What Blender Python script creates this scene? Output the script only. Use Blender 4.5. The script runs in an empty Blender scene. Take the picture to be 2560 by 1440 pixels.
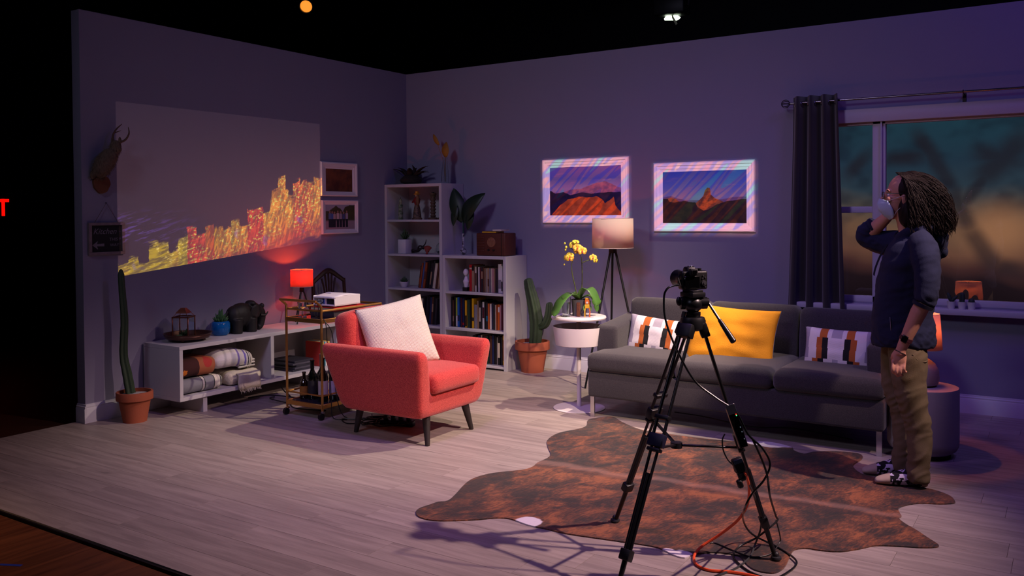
import bpy, bmesh, math, random
from mathutils import Vector as V, Matrix, Euler, noise
from math import pi, sin, cos, radians, sqrt, atan2
S = bpy.context.scene
COL = S.collection
rnd = random.Random(7)

# ------------------------------------------------------------------ camera
F_PX, CY, YAW, PITCH, ROLL = 2170.86, 575.46, 0.5766, 0.0203, -0.007
CAM = V((6.1399, -7.3446, 1.5365))
_f = V((-sin(YAW)*cos(PITCH), cos(YAW)*cos(PITCH), -sin(PITCH)))
_r0 = V((cos(YAW), sin(YAW), 0)); _u0 = _r0.cross(_f)
_r = _r0*cos(ROLL) + _u0*sin(ROLL); _u = -_r0*sin(ROLL) + _u0*cos(ROLL)
cd = bpy.data.cameras.new('camera'); cam = bpy.data.objects.new('camera', cd); COL.objects.link(cam)
cd.sensor_width = 36; cd.lens = F_PX/2560*36; cd.shift_y = -(720-CY)/2560
cd.clip_start = 0.05; cd.clip_end = 100
cam.matrix_world = Matrix(((_r.x, _u.x, -_f.x, CAM.x), (_r.y, _u.y, -_f.y, CAM.y), (_r.z, _u.z, -_f.z, CAM.z), (0, 0, 0, 1)))
S.camera = cam
def _ray(x, y): return _r*((x-1280)/F_PX) - _u*((y-CY)/F_PX) + _f
def on_z(x, y, z=0.0): d = _ray(x, y); return CAM + d*((z-CAM.z)/d.z)
def on_y(x, y, v): d = _ray(x, y); return CAM + d*((v-CAM.y)/d.y)
def on_x(x, y, v): d = _ray(x, y); return CAM + d*((v-CAM.x)/d.x)

# ------------------------------------------------------------------ view, world
vs = S.view_settings
vs.view_transform = 'Standard'; vs.look = 'None'; vs.gamma = 1; vs.use_curve_mapping = False
vs.exposure = 0.0
w = bpy.data.worlds.new('studio_dark'); S.world = w; w.use_nodes = True
w.node_tree.nodes['Background'].inputs[0].default_value = (0.30, 0.22, 0.55, 1)
w.node_tree.nodes['Background'].inputs[1].default_value = 0.0

# ------------------------------------------------------------------ node helper
def lin(c):
    return tuple(((v/255)/12.92 if v/255 <= 0.04045 else ((v/255+0.055)/1.055)**2.4) for v in c[:3]) + (1.0,)
class NT:
    def __init__(s, nt): s.nt = nt; s.n = nt.nodes; s.l = nt.links
    def set(s, sock, v):
        if hasattr(v, 'is_output') or hasattr(v, 'links'): s.l.new(v, sock)
        elif v is not None: sock.default_value = v
    def node(s, t, **kw):
        n = s.n.new(t)
        for k, v in kw.items(): setattr(n, k, v)
        return n
    def math(s, op, a, b=None, c=None, clamp=False):
        n = s.node('ShaderNodeMath', operation=op, use_clamp=clamp)
        for i, v in enumerate((a, b, c)):
            if v is not None: s.set(n.inputs[i], v)
        return n.outputs[0]
    def vmath(s, op, a, b=None):
        n = s.node('ShaderNodeVectorMath', operation=op); s.set(n.inputs[0], a)
        if b is not None: s.set(n.inputs[1], b)
        return n.outputs[0]
    def comb(s, x, y, z):
        n = s.node('ShaderNodeCombineXYZ')
        for i, v in enumerate((x, y, z)): s.set(n.inputs[i], v)
        return n.outputs[0]
    def sep(s, v):
        n = s.node('ShaderNodeSeparateXYZ'); s.set(n.inputs[0], v); return n.outputs
    def mapping(s, v, loc=(0, 0, 0), rot=(0, 0, 0), scale=(1, 1, 1)):
        n = s.node('ShaderNodeMapping'); s.set(n.inputs[0], v)
        n.inputs[1].default_value = loc; n.inputs[2].default_value = rot; n.inputs[3].default_value = scale
        return n.outputs[0]
    def noise(s, v, scale=5, detail=3, rough=.5, dist=0):
        n = s.node('ShaderNodeTexNoise'); s.set(n.inputs['Vector'], v)
        n.inputs['Scale'].default_value = scale; n.inputs['Detail'].default_value = detail
        n.inputs['Roughness'].default_value = rough; n.inputs['Distortion'].default_value = dist
        return n.outputs[0]
    def ramp(s, f, pts, interp='LINEAR'):
        n = s.node('ShaderNodeValToRGB'); s.set(n.inputs[0], f); e = n.color_ramp.elements
        n.color_ramp.interpolation = interp
        while len(e) > 1: e.remove(e[-1])
        e[0].position = pts[0][0]; e[0].color = pts[0][1]
        for p, c in pts[1:]:
            x = e.new(p); x.color = c
        return n.outputs[0]
    def mix(s, f, a, b, bt='MIX'):
        n = s.node('ShaderNodeMix', data_type='RGBA', blend_type=bt, clamp_factor=True)
        s.set(n.inputs[0], f); s.set(n.inputs[6], a); s.set(n.inputs[7], b); return n.outputs[2]
    def curve(s, f, pts):
        n = s.node('ShaderNodeFloatCurve'); s.set(n.inputs['Value'], f); c = n.mapping.curves[0]
        c.points[0].location = pts[0]; c.points[1].location = pts[-1]
        for p in pts[1:-1]: c.points.new(*p)
        for p in c.points: p.handle_type = 'VECTOR'
        n.mapping.update(); return n.outputs[0]
    def step(s, a, lo, hi):
        n = s.node('ShaderNodeMapRange', interpolation_type='SMOOTHSTEP')
        s.set(n.inputs[0], a); s.set(n.inputs[1], lo); s.set(n.inputs[2], hi); return n.outputs[0]

MATS = {}
def mat(name, col=(128, 128, 128), rough=.6, metal=0., var=0., vscale=8., stretch=(1, 1, 1), bump=0., bscale=80.,
        spec=.5, emit=None, estr=0., trans=0., ior=1.45, sheen=0., coat=0., col2=None, world=False, weave=None):
    if name in MATS: return MATS[name]
    m = bpy.data.materials.new(name); m.use_nodes = True; nt = NT(m.node_tree)
    b = m.node_tree.nodes['Principled BSDF']
    c = lin(col)
    tc = nt.node('ShaderNodeNewGeometry').outputs['Position'] if world else nt.node('ShaderNodeTexCoord').outputs['Object']
    if var or col2:
        v = nt.mapping(tc, scale=stretch)
        f = nt.noise(v, vscale, 4, .6)
        if col2: a, d = c, lin(col2); f = nt.step(f, .35, .65)
        else:
            a = tuple(x*(1-var) for x in c[:3])+(1,); d = tuple(min(1, x*(1+var)) for x in c[:3])+(1,)
        nt.set(b.inputs['Base Color'], nt.mix(f, a, d))
    else: b.inputs['Base Color'].default_value = c
    b.inputs['Roughness'].default_value = rough; b.inputs['Metallic'].default_value = metal
    b.inputs['Specular IOR Level'].default_value = spec; b.inputs['IOR'].default_value = ior
    if trans: b.inputs['Transmission Weight'].default_value = trans
    if sheen: b.inputs['Sheen Weight'].default_value = sheen; b.inputs['Sheen Roughness'].default_value = .5
    if coat: b.inputs['Coat Weight'].default_value = coat
    if emit: b.inputs['Emission Color'].default_value = lin(emit); b.inputs['Emission Strength'].default_value = estr
    if bump:
        h = nt.noise(nt.mapping(tc, scale=stretch), bscale, 3, .6)
        bn = nt.node('ShaderNodeBump'); bn.inputs['Strength'].default_value = bump; bn.inputs['Distance'].default_value = .004
        nt.set(bn.inputs['Height'], h); nt.set(b.inputs['Normal'], bn.outputs[0])
    MATS[name] = m; return m
def newmat(name):
    m = bpy.data.materials.new(name); m.use_nodes = True
    return m, NT(m.node_tree), m.node_tree.nodes['Principled BSDF']

# ------------------------------------------------------------------ stage lights (unseen: key, top, side set from cast shadows; washes and house tuned as fill)
def spot(name, loc, aim, watts, col, deg=50, blend=.6, size=.12):
    l = bpy.data.lights.new(name, 'SPOT'); o = bpy.data.objects.new(name, l); COL.objects.link(o)
    l.energy = watts; l.color = col; l.spot_size = radians(deg); l.spot_blend = blend; l.shadow_soft_size = size
    o.location = loc; o.rotation_euler = (V(aim)-V(loc)).to_track_quat('-Z', 'Y').to_euler(); return o
def area(name, loc, aim, watts, col, sx, sy):
    l = bpy.data.lights.new(name, 'AREA'); o = bpy.data.objects.new(name, l); COL.objects.link(o)
    l.energy = watts; l.color = col; l.shape = 'RECTANGLE'; l.size = sx; l.size_y = sy
    o.location = loc; o.rotation_euler = (V(aim)-V(loc)).to_track_quat('-Z', 'Y').to_euler(); return o
WARM = (1.0, .70, .50)
spot('stage_light_key', (6.75, -4.8, 4.25), (2.75, -1.05, .25), 1300, (1, .74, .54), 20, .5, .04)
spot('stage_light_top', (4.85, -1.05, 4.4), (2.6, -1.7, .3), 930, (1, .80, .62), 54, .7, .04)
spot('stage_light_side', (7.5, -2.75, 4.25), (3.6, -3.1, 0), 1500, (1, .68, .63), 50, 1.0, .05)
spot('stage_wash_violet', (3.5, -4.3, 5.3), (3.2, -1.9, 0), 340, (.52, .26, 1.0), 80, 1.0, .5)
spot('stage_wash_front', (2.6, -8.6, 5.0), (2.5, -1.2, 1.35), 420, (.68, .66, .94), 60, 1.0, .5)
area('stage_wash_blue', (7.2, -2.6, 4.9), (6.2, -.2, .8), 34, (.26, .15, 1.0), 1.0, 1.0)
spot('stage_light_house', (.6, -8.4, 4.6), (1.3, -6.3, 0), 420, (1, .60, .34), 30, 1.0, .2)

# projector throwing the night skyline on the left wall
def point_gobo(name, loc, watts):
    l = bpy.data.lights.new(name, 'POINT'); o = bpy.data.objects.new(name, l); COL.objects.link(o)
    l.energy = watts; l.shadow_soft_size = 0.0; o.location = loc; l.use_nodes = True
    nt = NT(l.node_tree); em = [n for n in l.node_tree.nodes if n.type == 'EMISSION'][0]
    d = nt.sep(nt.node('ShaderNodeTexCoord').outputs['Normal'])
    return nt, em, d
PJ = V((4.9, -1.6, 3.95))
def build_projection():
    nt, em, d = point_gobo('video_projector_beam', PJ, 300)
    t = nt.math('DIVIDE', PJ.x, nt.math('MULTIPLY', d[0], -1.0))     # distance factor to the wall plane x = 0
    y = nt.math('ADD', nt.math('MULTIPLY', d[1], t), PJ.y)
    z = nt.math('ADD', nt.math('MULTIPLY', d[2], t), PJ.z)
    u = nt.math('DIVIDE', nt.math('ADD', y, 3.432), 2.136)
    front = nt.math('LESS_THAN', d[0], -0.02)
    zb = nt.math('ADD', nt.math('MULTIPLY', u, .217), 1.066)
    m = nt.math('MULTIPLY', front, nt.math('MULTIPLY', nt.step(u, 0., .004), nt.step(u, 1., .996)))
    m = nt.math('MULTIPLY', m, nt.math('MULTIPLY', nt.math('GREATER_THAN', z, zb), nt.math('LESS_THAN', z, 2.405)))
    p = nt.comb(nt.math('MULTIPLY', u, 2.136), z, 0.)
    # hazy brown glow, stronger towards the city
    g = nt.math('MULTIPLY', nt.step(z, 2.7, 1.3), nt.math('ADD', nt.math('MULTIPLY', u, .45), .62))
    base = nt.mix(g, (.014, .009, .009, 1), (.072, .038, .029, 1))
    # skyline silhouette: blocks of buildings, smeared by the moving camera
    rs = lambda ang, sc: nt.mapping(nt.mapping(p, rot=(0, 0, radians(ang))), scale=sc)
    ns = nt.noise(rs(-18, (4, 14, 1)), 1.6, 3, .6)
    us = nt.math('ADD', u, nt.math('MULTIPLY', nt.math('SUBTRACT', ns, .5), .018))
    def cell(n, seed):
        wn = nt.node('ShaderNodeTexWhiteNoise', noise_dimensions='1D'); nt.set(wn.inputs['W'], nt.math('ADD', nt.math('FLOOR', nt.math('MULTIPLY', us, float(n))), seed)); return wn.outputs[0]
    jag, hue1 = cell(24, .3), cell(24, 7.3)
    top = nt.math('ADD', nt.curve(u, [(0, .22), (.10, .24), (.22, .28), (.30, .38), (.40, .44), (.52, .50), (.66, .54), (.70, .58), (.715, .80), (.80, .84), (.82, .78), (.86, .82), (.90, .90), (1, .88)]), 1.0)
    top = nt.math('ADD', top, nt.math('MULTIPLY', nt.math('SUBTRACT', jag, .55), .14))
    top = nt.math('ADD', top, nt.math('MULTIPLY', nt.math('SUBTRACT', ns, .5), .14))
    bot = nt.math('ADD', nt.curve(u, [(0, .02), (.3, .03), (.45, .10), (.6, .18), (.75, .26), (.9, .35), (1, .36)]), .97)
    bot = nt.math('ADD', bot, nt.math('MULTIPLY', nt.math('SUBTRACT', ns, .5), .22))
    cm = nt.math('MULTIPLY', nt.step(nt.math('SUBTRACT', top, z), -.005, .02), nt.step(nt.math('SUBTRACT', z, bot), -.03, .06))
    st1 = nt.noise(rs(-17, (3.5, 22, 1)), 1.5, 3, .65)
    st2 = nt.noise(rs(-72, (4.5, 20, 1)), 1.6, 4, .7)
    st = nt.step(nt.mix(nt.step(u, .15, .45), st1, st2), .42, .60)
    low = nt.step(nt.math('SUBTRACT', z, bot), .25, .02)
    k = nt.math('ADD', nt.math('MULTIPLY', u, .62), nt.math('MULTIPLY', hue1, .30)); k = nt.math('ADD', k, nt.math('MULTIPLY', low, .02))
    cols = nt.ramp(k, [(.10, (.50, .33, .01, 1)), (.24, (.58, .40, .015, 1)), (.30, (.62, .40, .02, 1)), (.36, (.80, .26, .02, 1)), (.42, (.60, .05, .02, 1)), (.52, (.85, .10, .03, 1)), (.58, (.90, .36, .03, 1)),
        (.66, (.95, .26, .03, 1)), (.76, (.70, .07, .03, 1)), (.84, (.95, .30, .03, 1)), (.92, (.62, .08, .06, 1))])
    cols = nt.mix(nt.math('MULTIPLY', low, nt.math('MULTIPLY', nt.step(u, .25, .45), .8)), cols, (.62, .06, .025, 1))
    win = nt.noise(rs(-14, (20, 34, 1)), 1.6, 1, .5); mid = nt.noise(p, 5, 2, .5)
    wm = nt.math('MULTIPLY', nt.step(win, .54, .62), nt.math('SUBTRACT', 1., nt.math('MULTIPLY', low, .8)))
    cols = nt.mix(nt.math('MULTIPLY', wm, nt.step(mid, .38, .5)), cols, (1.0, .74, .10, 1))
    cols = nt.mix(nt.math('MULTIPLY', nt.step(mid, .64, .72), .45), cols, (.14, .12, .45, 1))
    lit = nt.math('MULTIPLY', cm, nt.math('ADD', nt.math('MULTIPLY', st, .68), .30))
    img = nt.mix(lit, base, cols)
    # faint violet far lights at the left, dark violet water at the lower right
    vm = nt.math('MULTIPLY', nt.step(u, .40, .02), nt.math('MULTIPLY', nt.step(z, 1.28, 1.36), nt.step(z, 1.62, 1.45)))
    img = nt.mix(nt.math('MULTIPLY', vm, nt.math('MULTIPLY', nt.step(st1, .52, .62), .55)), img, (.16, .08, .26, 1))
    wt = nt.math('MULTIPLY', nt.step(nt.math('SUBTRACT', bot, z), -.02, .05), nt.step(u, .35, .6))
    img = nt.mix(nt.math('MULTIPLY', wt, .8), img, (.022, .012, .030, 1))
    # compensate distance and angle so the picture is evenly bright, as a projector lens does
    q = nt.math('POWER', nt.math('MULTIPLY', d[0], -1.), -3.0)
    nt.set(em.inputs['Color'], img)
    nt.set(em.inputs['Strength'], nt.math('MULTIPLY', m, nt.math('MINIMUM', nt.math('MULTIPLY', q, 10.5), 110.)))
build_projection()

# added unseen light, its pink and blue streaks masked onto the two pictures
GB = V((4.7, -6.3, 4.3))
def build_streak_light():
    nt, em, d = point_gobo('added_streak_light', GB, 300)
    t = nt.math('DIVIDE', -GB.y, d[1])
    x = nt.math('ADD', nt.math('MULTIPLY', d[0], t), GB.x)
    z = nt.math('ADD', nt.math('MULTIPLY', d[2], t), GB.z)
    m = nt.math('GREATER_THAN', d[1], .05)
    # soft-edged box masks that keep the added streaks off the bare wall
    def box_mask(x0, x1, z0, z1, e=.035):
        a = nt.math('MULTIPLY', nt.step(x, x0-e, x0+e), nt.step(x, x1+e, x1-e)); return nt.math('MULTIPLY', a, nt.math('MULTIPLY', nt.step(z, z0-e, z0+e), nt.step(z, z1+e, z1-e)))
    m = nt.math('MULTIPLY', m, nt.math('MAXIMUM', box_mask(1.725, 2.665, 1.405, 2.045), box_mask(2.905, 3.845, 1.33, 1.965)))
    p = nt.comb(x, z, 0.)
    s = nt.noise(nt.mapping(nt.mapping(p, rot=(0, 0, radians(-43))), scale=(.8, 7, 1)), 1.3, 1, .4, .25)
    c = nt.ramp(s, [(.0, (.30, .75, .62, 1)), (.36, (.34, .28, .66, 1)), (.46, (.95, .42, .42, 1)),
                    (.54, (.95, .52, .48, 1)), (.57, (.36, .26, .60, 1)), (.64, (.95, .36, .42, 1)), (.70, (.34, .70, .60, 1))], 'CONSTANT')
    nt.set(em.inputs['Color'], c)
    nt.set(em.inputs['Strength'], nt.math('MULTIPLY', m, 7.0))
build_streak_light()

# ------------------------------------------------------------------ mesh builder
class B:
    def __init__(s): s.bm = bmesh.new(); s.M = Matrix()
    def _v(s, p): return s.bm.verts.new(s.M @ V(p))
    def box(s, c, d, bev=0, seg=2, rot=None, taper=None):
        m = Matrix.Translation(V(c))
        if rot: m = m @ Euler(rot).to_matrix().to_4x4()
        r = bmesh.ops.create_cube(s.bm, size=1)
        vs = r['verts']
        for v in vs:
            k = taper if (taper and v.co.z > 0) else 1
            v.co = V((v.co.x*d[0]*k, v.co.y*d[1]*k, v.co.z*d[2]))
        if bev:
            es = list({e for v in vs for e in v.link_edges})
            g = bmesh.ops.bevel(s.bm, geom=es, offset=min(bev, min(d)*.49), segments=seg, affect='EDGES', profile=.5)
            vs = list({v for f in g['faces'] for v in f.verts} | {v for v in vs if v.is_valid})
        for v in vs: v.co = s.M @ (m @ v.co)
        return vs
    def ring(s, c, x, y, rx, ry, n, ph=0, pw=1.0):
        out = []
        for i in range(n):
            a = 2*pi*i/n+ph; ca, sa = cos(a), sin(a)
            if pw != 1: ca = math.copysign(abs(ca)**pw, ca); sa = math.copysign(abs(sa)**pw, sa)
            out.append(s._v(V(c)+V(x)*rx*ca+V(y)*ry*sa))
        return out
    def skin(s, rings, cap=True, closed=False):
        n = len(rings[0])
        for a, b in zip(rings[:-1], rings[1:]):
            for i in range(n):
                j = (i+1) % n
                try: s.bm.faces.new((a[i], a[j], b[j], b[i]))
                except ValueError: pass
        if closed:
            a, b = rings[-1], rings[0]
            for i in range(n):
                j = (i+1) % n; s.bm.faces.new((a[i], a[j], b[j], b[i]))
        elif cap:
            s.bm.faces.new(rings[0][::-1]); s.bm.faces.new(rings[-1])
    def cyl(s, p0, p1, r0, r1=None, n=16, cap=True):
        p0, p1 = V(p0), V(p1); r1 = r0 if r1 is None else r1
        d = (p1-p0).normalized(); x = d.orthogonal().normalized(); y = d.cross(x)
        s.skin([s.ring(p0, x, y, r0, r0, n), s.ring(p1, x, y, r1, r1, n)], cap)
    def tube(s, pts, r, n=8, sub=0, cap=True, closed=False):
        pts = [V(p) for p in pts]
        rr = r if isinstance(r, (list, tuple)) else [r]*len(pts)
        if sub:
            P, R = [], []
            m = len(pts); rng = range(m if closed else m-1)
            g = (lambda i: pts[i % m]) if closed else (lambda i: pts[max(0, min(m-1, i))])
            for i in rng:
                a, b, c, d = g(i-1), g(i), g(i+1), g(i+2)
                for k in range(sub):
                    t = k/sub
                    P.append(.5*((2*b)+(c-a)*t+(2*a-5*b+4*c-d)*t*t+(3*b-a-3*c+d)*t**3))
                    R.append(rr[i]*(1-t)+rr[(i+1) % m]*t)
            if not closed: P.append(pts[-1]); R.append(rr[-1])
            pts, rr = P, R
        m = len(pts); x = None; rings = []
        for i, p in enumerate(pts):
            a = pts[i-1] if (i > 0 or closed) else p; b = pts[(i+1) % m] if (i < m-1 or closed) else p
            d = (b-a)
            d = d.normalized() if d.length > 1e-9 else V((0, 0, 1))
            if x is None: x = d.orthogonal().normalized()
            else:
                x = x-d*x.dot(d)
                x = x.normalized() if x.length > 1e-6 else d.orthogonal().normalized()
            y = d.cross(x); rings.append(s.ring(p, x, y, rr[i], rr[i], n))
        s.skin(rings, cap, closed)
    def lathe(s, prof, n=24, c=(0, 0, 0), cap=True):
        c = V(c); s.skin([s.ring(c+V((0, 0, z)), (1, 0, 0), (0, 1, 0), max(r, 1e-4), max(r, 1e-4), n) for r, z in prof], cap)
    def shell(s, prof, t=.004, n=28, c=(0, 0, 0)):
        # open vessel: outer profile then back down the inside
        inner = [(max(r-t, 1e-4), z) for r, z in prof[::-1]]
        c = V(c); rings = [s.ring(c+V((0, 0, z)), (1, 0, 0), (0, 1, 0), max(r, 1e-4), max(r, 1e-4), n) for r, z in prof+inner]
        s.skin(rings, False, True)
    def sph(s, c, r, u=16, v=10, rot=None):
        r = (r, r, r) if not isinstance(r, (tuple, list)) else r
        m = Matrix.Translation(V(c))
        if rot: m = m @ Euler(rot).to_matrix().to_4x4()
        g = bmesh.ops.create_uvsphere(s.bm, u_segments=u, v_segments=v, radius=1)
        for q in g['verts']: q.co = s.M @ (m @ V((q.co.x*r[0], q.co.y*r[1], q.co.z*r[2])))
        return g['verts']
    def prism(s, pts, h, fn):
        a = [s._v(fn(x, y, 0)) for x, y in pts]; b = [s._v(fn(x, y, h)) for x, y in pts]
        n = len(pts)
        s.bm.faces.new(a[::-1]); s.bm.faces.new(b)
        for i in range(n): s.bm.faces.new((a[i], a[(i+1) % n], b[(i+1) % n], b[i]))
    def grid(s, nu, nv, fn):
        g = [[s._v(fn(i/nu, j/nv)) for j in range(nv+1)] for i in range(nu+1)]
        for i in range(nu):
            for j in range(nv): s.bm.faces.new((g[i][j], g[i+1][j], g[i+1][j+1], g[i][j+1]))
        return g
def mesh(name, b, m, smooth=40):
    bmesh.ops.recalc_face_normals(b.bm, faces=b.bm.faces)
    me = bpy.data.meshes.new(name); b.bm.to_mesh(me); b.bm.free()
    for x in (m if isinstance(m, (list, tuple)) else [m]): me.materials.append(x)
    if smooth:
        me.shade_smooth(); me.set_sharp_from_angle(angle=radians(smooth))
    return me
def obj(name, b, m, parent=None, loc=(0, 0, 0), smooth=40, rz=0, label=None):
    me = b if isinstance(b, bpy.types.Mesh) else mesh(name, b, m, smooth)
    o = bpy.data.objects.new(name, me); COL.objects.link(o); o.location = loc; o.rotation_euler = (0, 0, rz)
    if parent: o.parent = parent
    if label: o['label'] = label
    return o
def tag(o, label, cat, group=None):
    o['label'] = label; o['category'] = cat
    if group: o['group'] = group
    return o
def thing(name, label, cat, loc=(0, 0, 0), rz=0, group=None):
    o = bpy.data.objects.new(name, None); COL.objects.link(o); o.empty_display_size = .05
    o.location = loc; o.rotation_euler = (0, 0, rz); return tag(o, label, cat, group)
def struct(o): o['kind'] = 'structure'; return o
def solid(o, t, off=0):
    m = o.modifiers.new('thickness', 'SOLIDIFY'); m.thickness = t; m.offset = off; return o
def subd(o, n=1):
    m = o.modifiers.new('smooth', 'SUBSURF'); m.levels = n; m.render_levels = n; return o
def clone(root, loc, rz, label=None, group=None):
    r = root.copy(); COL.objects.link(r); r.location = loc; r.rotation_euler = (0, 0, rz)
    if label: r['label'] = label
    if group: r['group'] = group
    for ch in list(root.children):
        c = ch.copy(); COL.objects.link(c); c.parent = r
        for g in list(ch.children):
            e = g.copy(); COL.objects.link(e); e.parent = c
    return r
def remeshed(b, vox, smooth_it=0, disp=None):
    me = bpy.data.meshes.new('tmp'); bmesh.ops.recalc_face_normals(b.bm, faces=b.bm.faces); b.bm.to_mesh(me); b.bm.free()
    o = bpy.data.objects.new('tmp', me); COL.objects.link(o)
    m = o.modifiers.new('r', 'REMESH'); m.mode = 'VOXEL'; m.voxel_size = vox
    if smooth_it:
        q = o.modifiers.new('s', 'SMOOTH'); q.iterations = smooth_it; q.factor = .5
    dg = bpy.context.evaluated_depsgraph_get(); ev = o.evaluated_get(dg)
    r = bpy.data.meshes.new_from_object(ev); bpy.data.objects.remove(o); bpy.data.meshes.remove(me)
    if disp:
        ns = [v.normal.copy() for v in r.vertices]
        for v, n in zip(r.vertices, ns): v.co = v.co+n*disp(v.co)
    r.materials.clear(); return r
def link_mesh(name, me, m, parent=None, loc=(0, 0, 0), rz=0):
    me.name = name; me.materials.append(m); me.shade_smooth()
    o = bpy.data.objects.new(name, me); COL.objects.link(o); o.location = loc; o.rotation_euler = (0, 0, rz)
    if parent: o.parent = parent
    return o
# ------------------------------------------------------------------ materials used widely
WHITE = mat('white_lacquer', (180, 177, 182), .45, var=.04, vscale=3)
TRIM = mat('trim_paint', (200, 198, 206), .5)
BLACKM = mat('black_metal', (16, 16, 18), .42, spec=.5)
BLACKP = mat('black_plastic', (14, 14, 16), .5)
BRASS = mat('brushed_brass', (196, 146, 82), .36, .9, var=.15, vscale=12)
CHROME = mat('chrome', (200, 200, 205), .16, 1)
TERRA = mat('terracotta', (150, 76, 50), .85, var=.14, vscale=9, bump=.15, bscale=90)
GRAVEL = mat('pale_gravel', (165, 160, 158), .9, var=.5, vscale=160, bump=.8, bscale=160)
CABLE = mat('black_rubber_cable', (14, 14, 16), .45)

# ------------------------------------------------------------------ setting
WALL = mat('grey_blue_wall_paint', (130, 126, 148), .85, var=.03, vscale=2, bump=.08, bscale=260, world=True)
def plank_mat(name, c1, c2, c3, axis, gloss):
    m, nt, b = newmat(name)
    pos = nt.node('ShaderNodeNewGeometry').outputs['Position']
    rn = nt.node('ShaderNodeObjectInfo').outputs['Random']
    off = nt.comb(nt.math('MULTIPLY', rn, 31.), nt.math('MULTIPLY', rn, 57.), 0.)
    p = nt.vmath('ADD', pos, off)
    sc = (1.0, 14., 1.) if axis == 'x' else (14., 1.0, 1.)
    g = nt.noise(nt.mapping(p, scale=sc), 1.5, 5, .55, .8)
    k = nt.noise(nt.mapping(p, scale=(2.4, 9, 1) if axis == 'x' else (9, 2.4, 1)), 1.3, 3, .55)
    h2 = nt.noise(nt.mapping(p, scale=(3., 60., 1.) if axis == 'x' else (60., 3., 1.)), 2.2, 3, .6)
    c = nt.mix(nt.step(nt.math('ADD', nt.math('MULTIPLY', g, .7), nt.math('MULTIPLY', h2, .3)), .30, .70), lin(c1), lin(c2))
    c = nt.mix(nt.math('MULTIPLY', nt.step(k, .66, .80), .6), c, lin(c3))
    tone = nt.math('ADD', nt.math('MULTIPLY', rn, .13), .92)
    c = nt.mix(1., c, nt.comb(tone, tone, tone), 'MULTIPLY')
    nt.set(b.inputs['Base Color'], c); b.inputs['Roughness'].default_value = gloss
    bn = nt.node('ShaderNodeBump'); bn.inputs['Strength'].default_value = .12; bn.inputs['Distance'].default_value = .002
    nt.set(bn.inputs['Height'], g); nt.set(b.inputs['Normal'], bn.outputs[0])
    return m
PLANK = plank_mat('grey_oak_vinyl_plank', (136, 124, 118), (168, 154, 146), (104, 94, 90), 'x', .48)
STAGE = plank_mat('brown_stage_plank', (74, 40, 22), (112, 64, 36), (52, 28, 18), 'y', .42)
DARK = mat('black_studio_paint', (5, 5, 6), .9)

def build_floor():
    sub = B(); sub.box((3.6, -2.5, -.03), (7.4, 5.06, .035))
    fl = struct(obj('floor', sub, mat('platform_edge_black', (10, 9, 10), .7), smooth=0))
    pb = B(); pb.box((.5, .5, .5), (1, 1, 1)); pm = mesh('plank', pb, PLANK, 0)
    W, L = .186, 1.22
    y = -5.02; row = 0
    while y < -.005:
        y1 = min(y+W, 0.0); x = -.1-rnd.random()*L
        while x < 7.3:
            a, c = max(x, -.1), min(x+L, 7.3)
            if c-a > .03:
                o = obj('plank', pm, None, fl); o.location = (a+.0008, y+.0008, -.0125); o.scale = (c-a-.0016, y1-y-.0016, .0125)
            x += L
        y += W; row += 1
    edge = B(); edge.box((3.6, -5.034, -.012), (7.4, .010, .022)); obj('edge_strip', edge, mat('edge_strip_black', (12, 10, 14), .5), fl, smooth=0)
    st = B(); st.box((2.5, -3.2, -.073), (17, 13.4, .1))
    sf = struct(obj('floor_stage', st, mat('dark_stage_boards', (48, 26, 15), .5, var=.3, vscale=3, stretch=(10, 1, 1), world=True), smooth=0))
    sm = mesh('plank', (lambda q: (q.box((.5, .5, .5), (1, 1, 1)), q)[1])(B()), STAGE, 0)
    x = -3.2
    while x < 4.0:
        y = -5.05
        n = 0
        while y > -7.4:
            ln = 1.1 if n == 0 and int(x*7.7) % 2 else 2.0
            o = obj('plank', sm, None, sf); o.location = (x, max(y-ln, -7.5)+.001, -.0225); o.scale = (.1385, y-max(y-ln, -7.5)-.002, .012)
            y -= ln; n += 1
        x += .14
    for px, py, c, lab, r in ((26, 1269, (220, 70, 40), 'short strip of orange gaffer tape on the brown stage floor', .25), (26, 1413, (30, 50, 140), 'short strip of dark blue tape on the brown stage floor', -.05)):
        p = on_z(px, py, -.0105); t = B(); t.box((0, 0, .0008), (.105, .019, .0012), .0003, 1)
        tag(obj('floor_tape', t, mat('tape_%d' % c[0], c, .6), None, (p.x, p.y, -.0104), rz=r+.5), lab, 'tape', 'tape marks on the stage floor')
build_floor()

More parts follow.
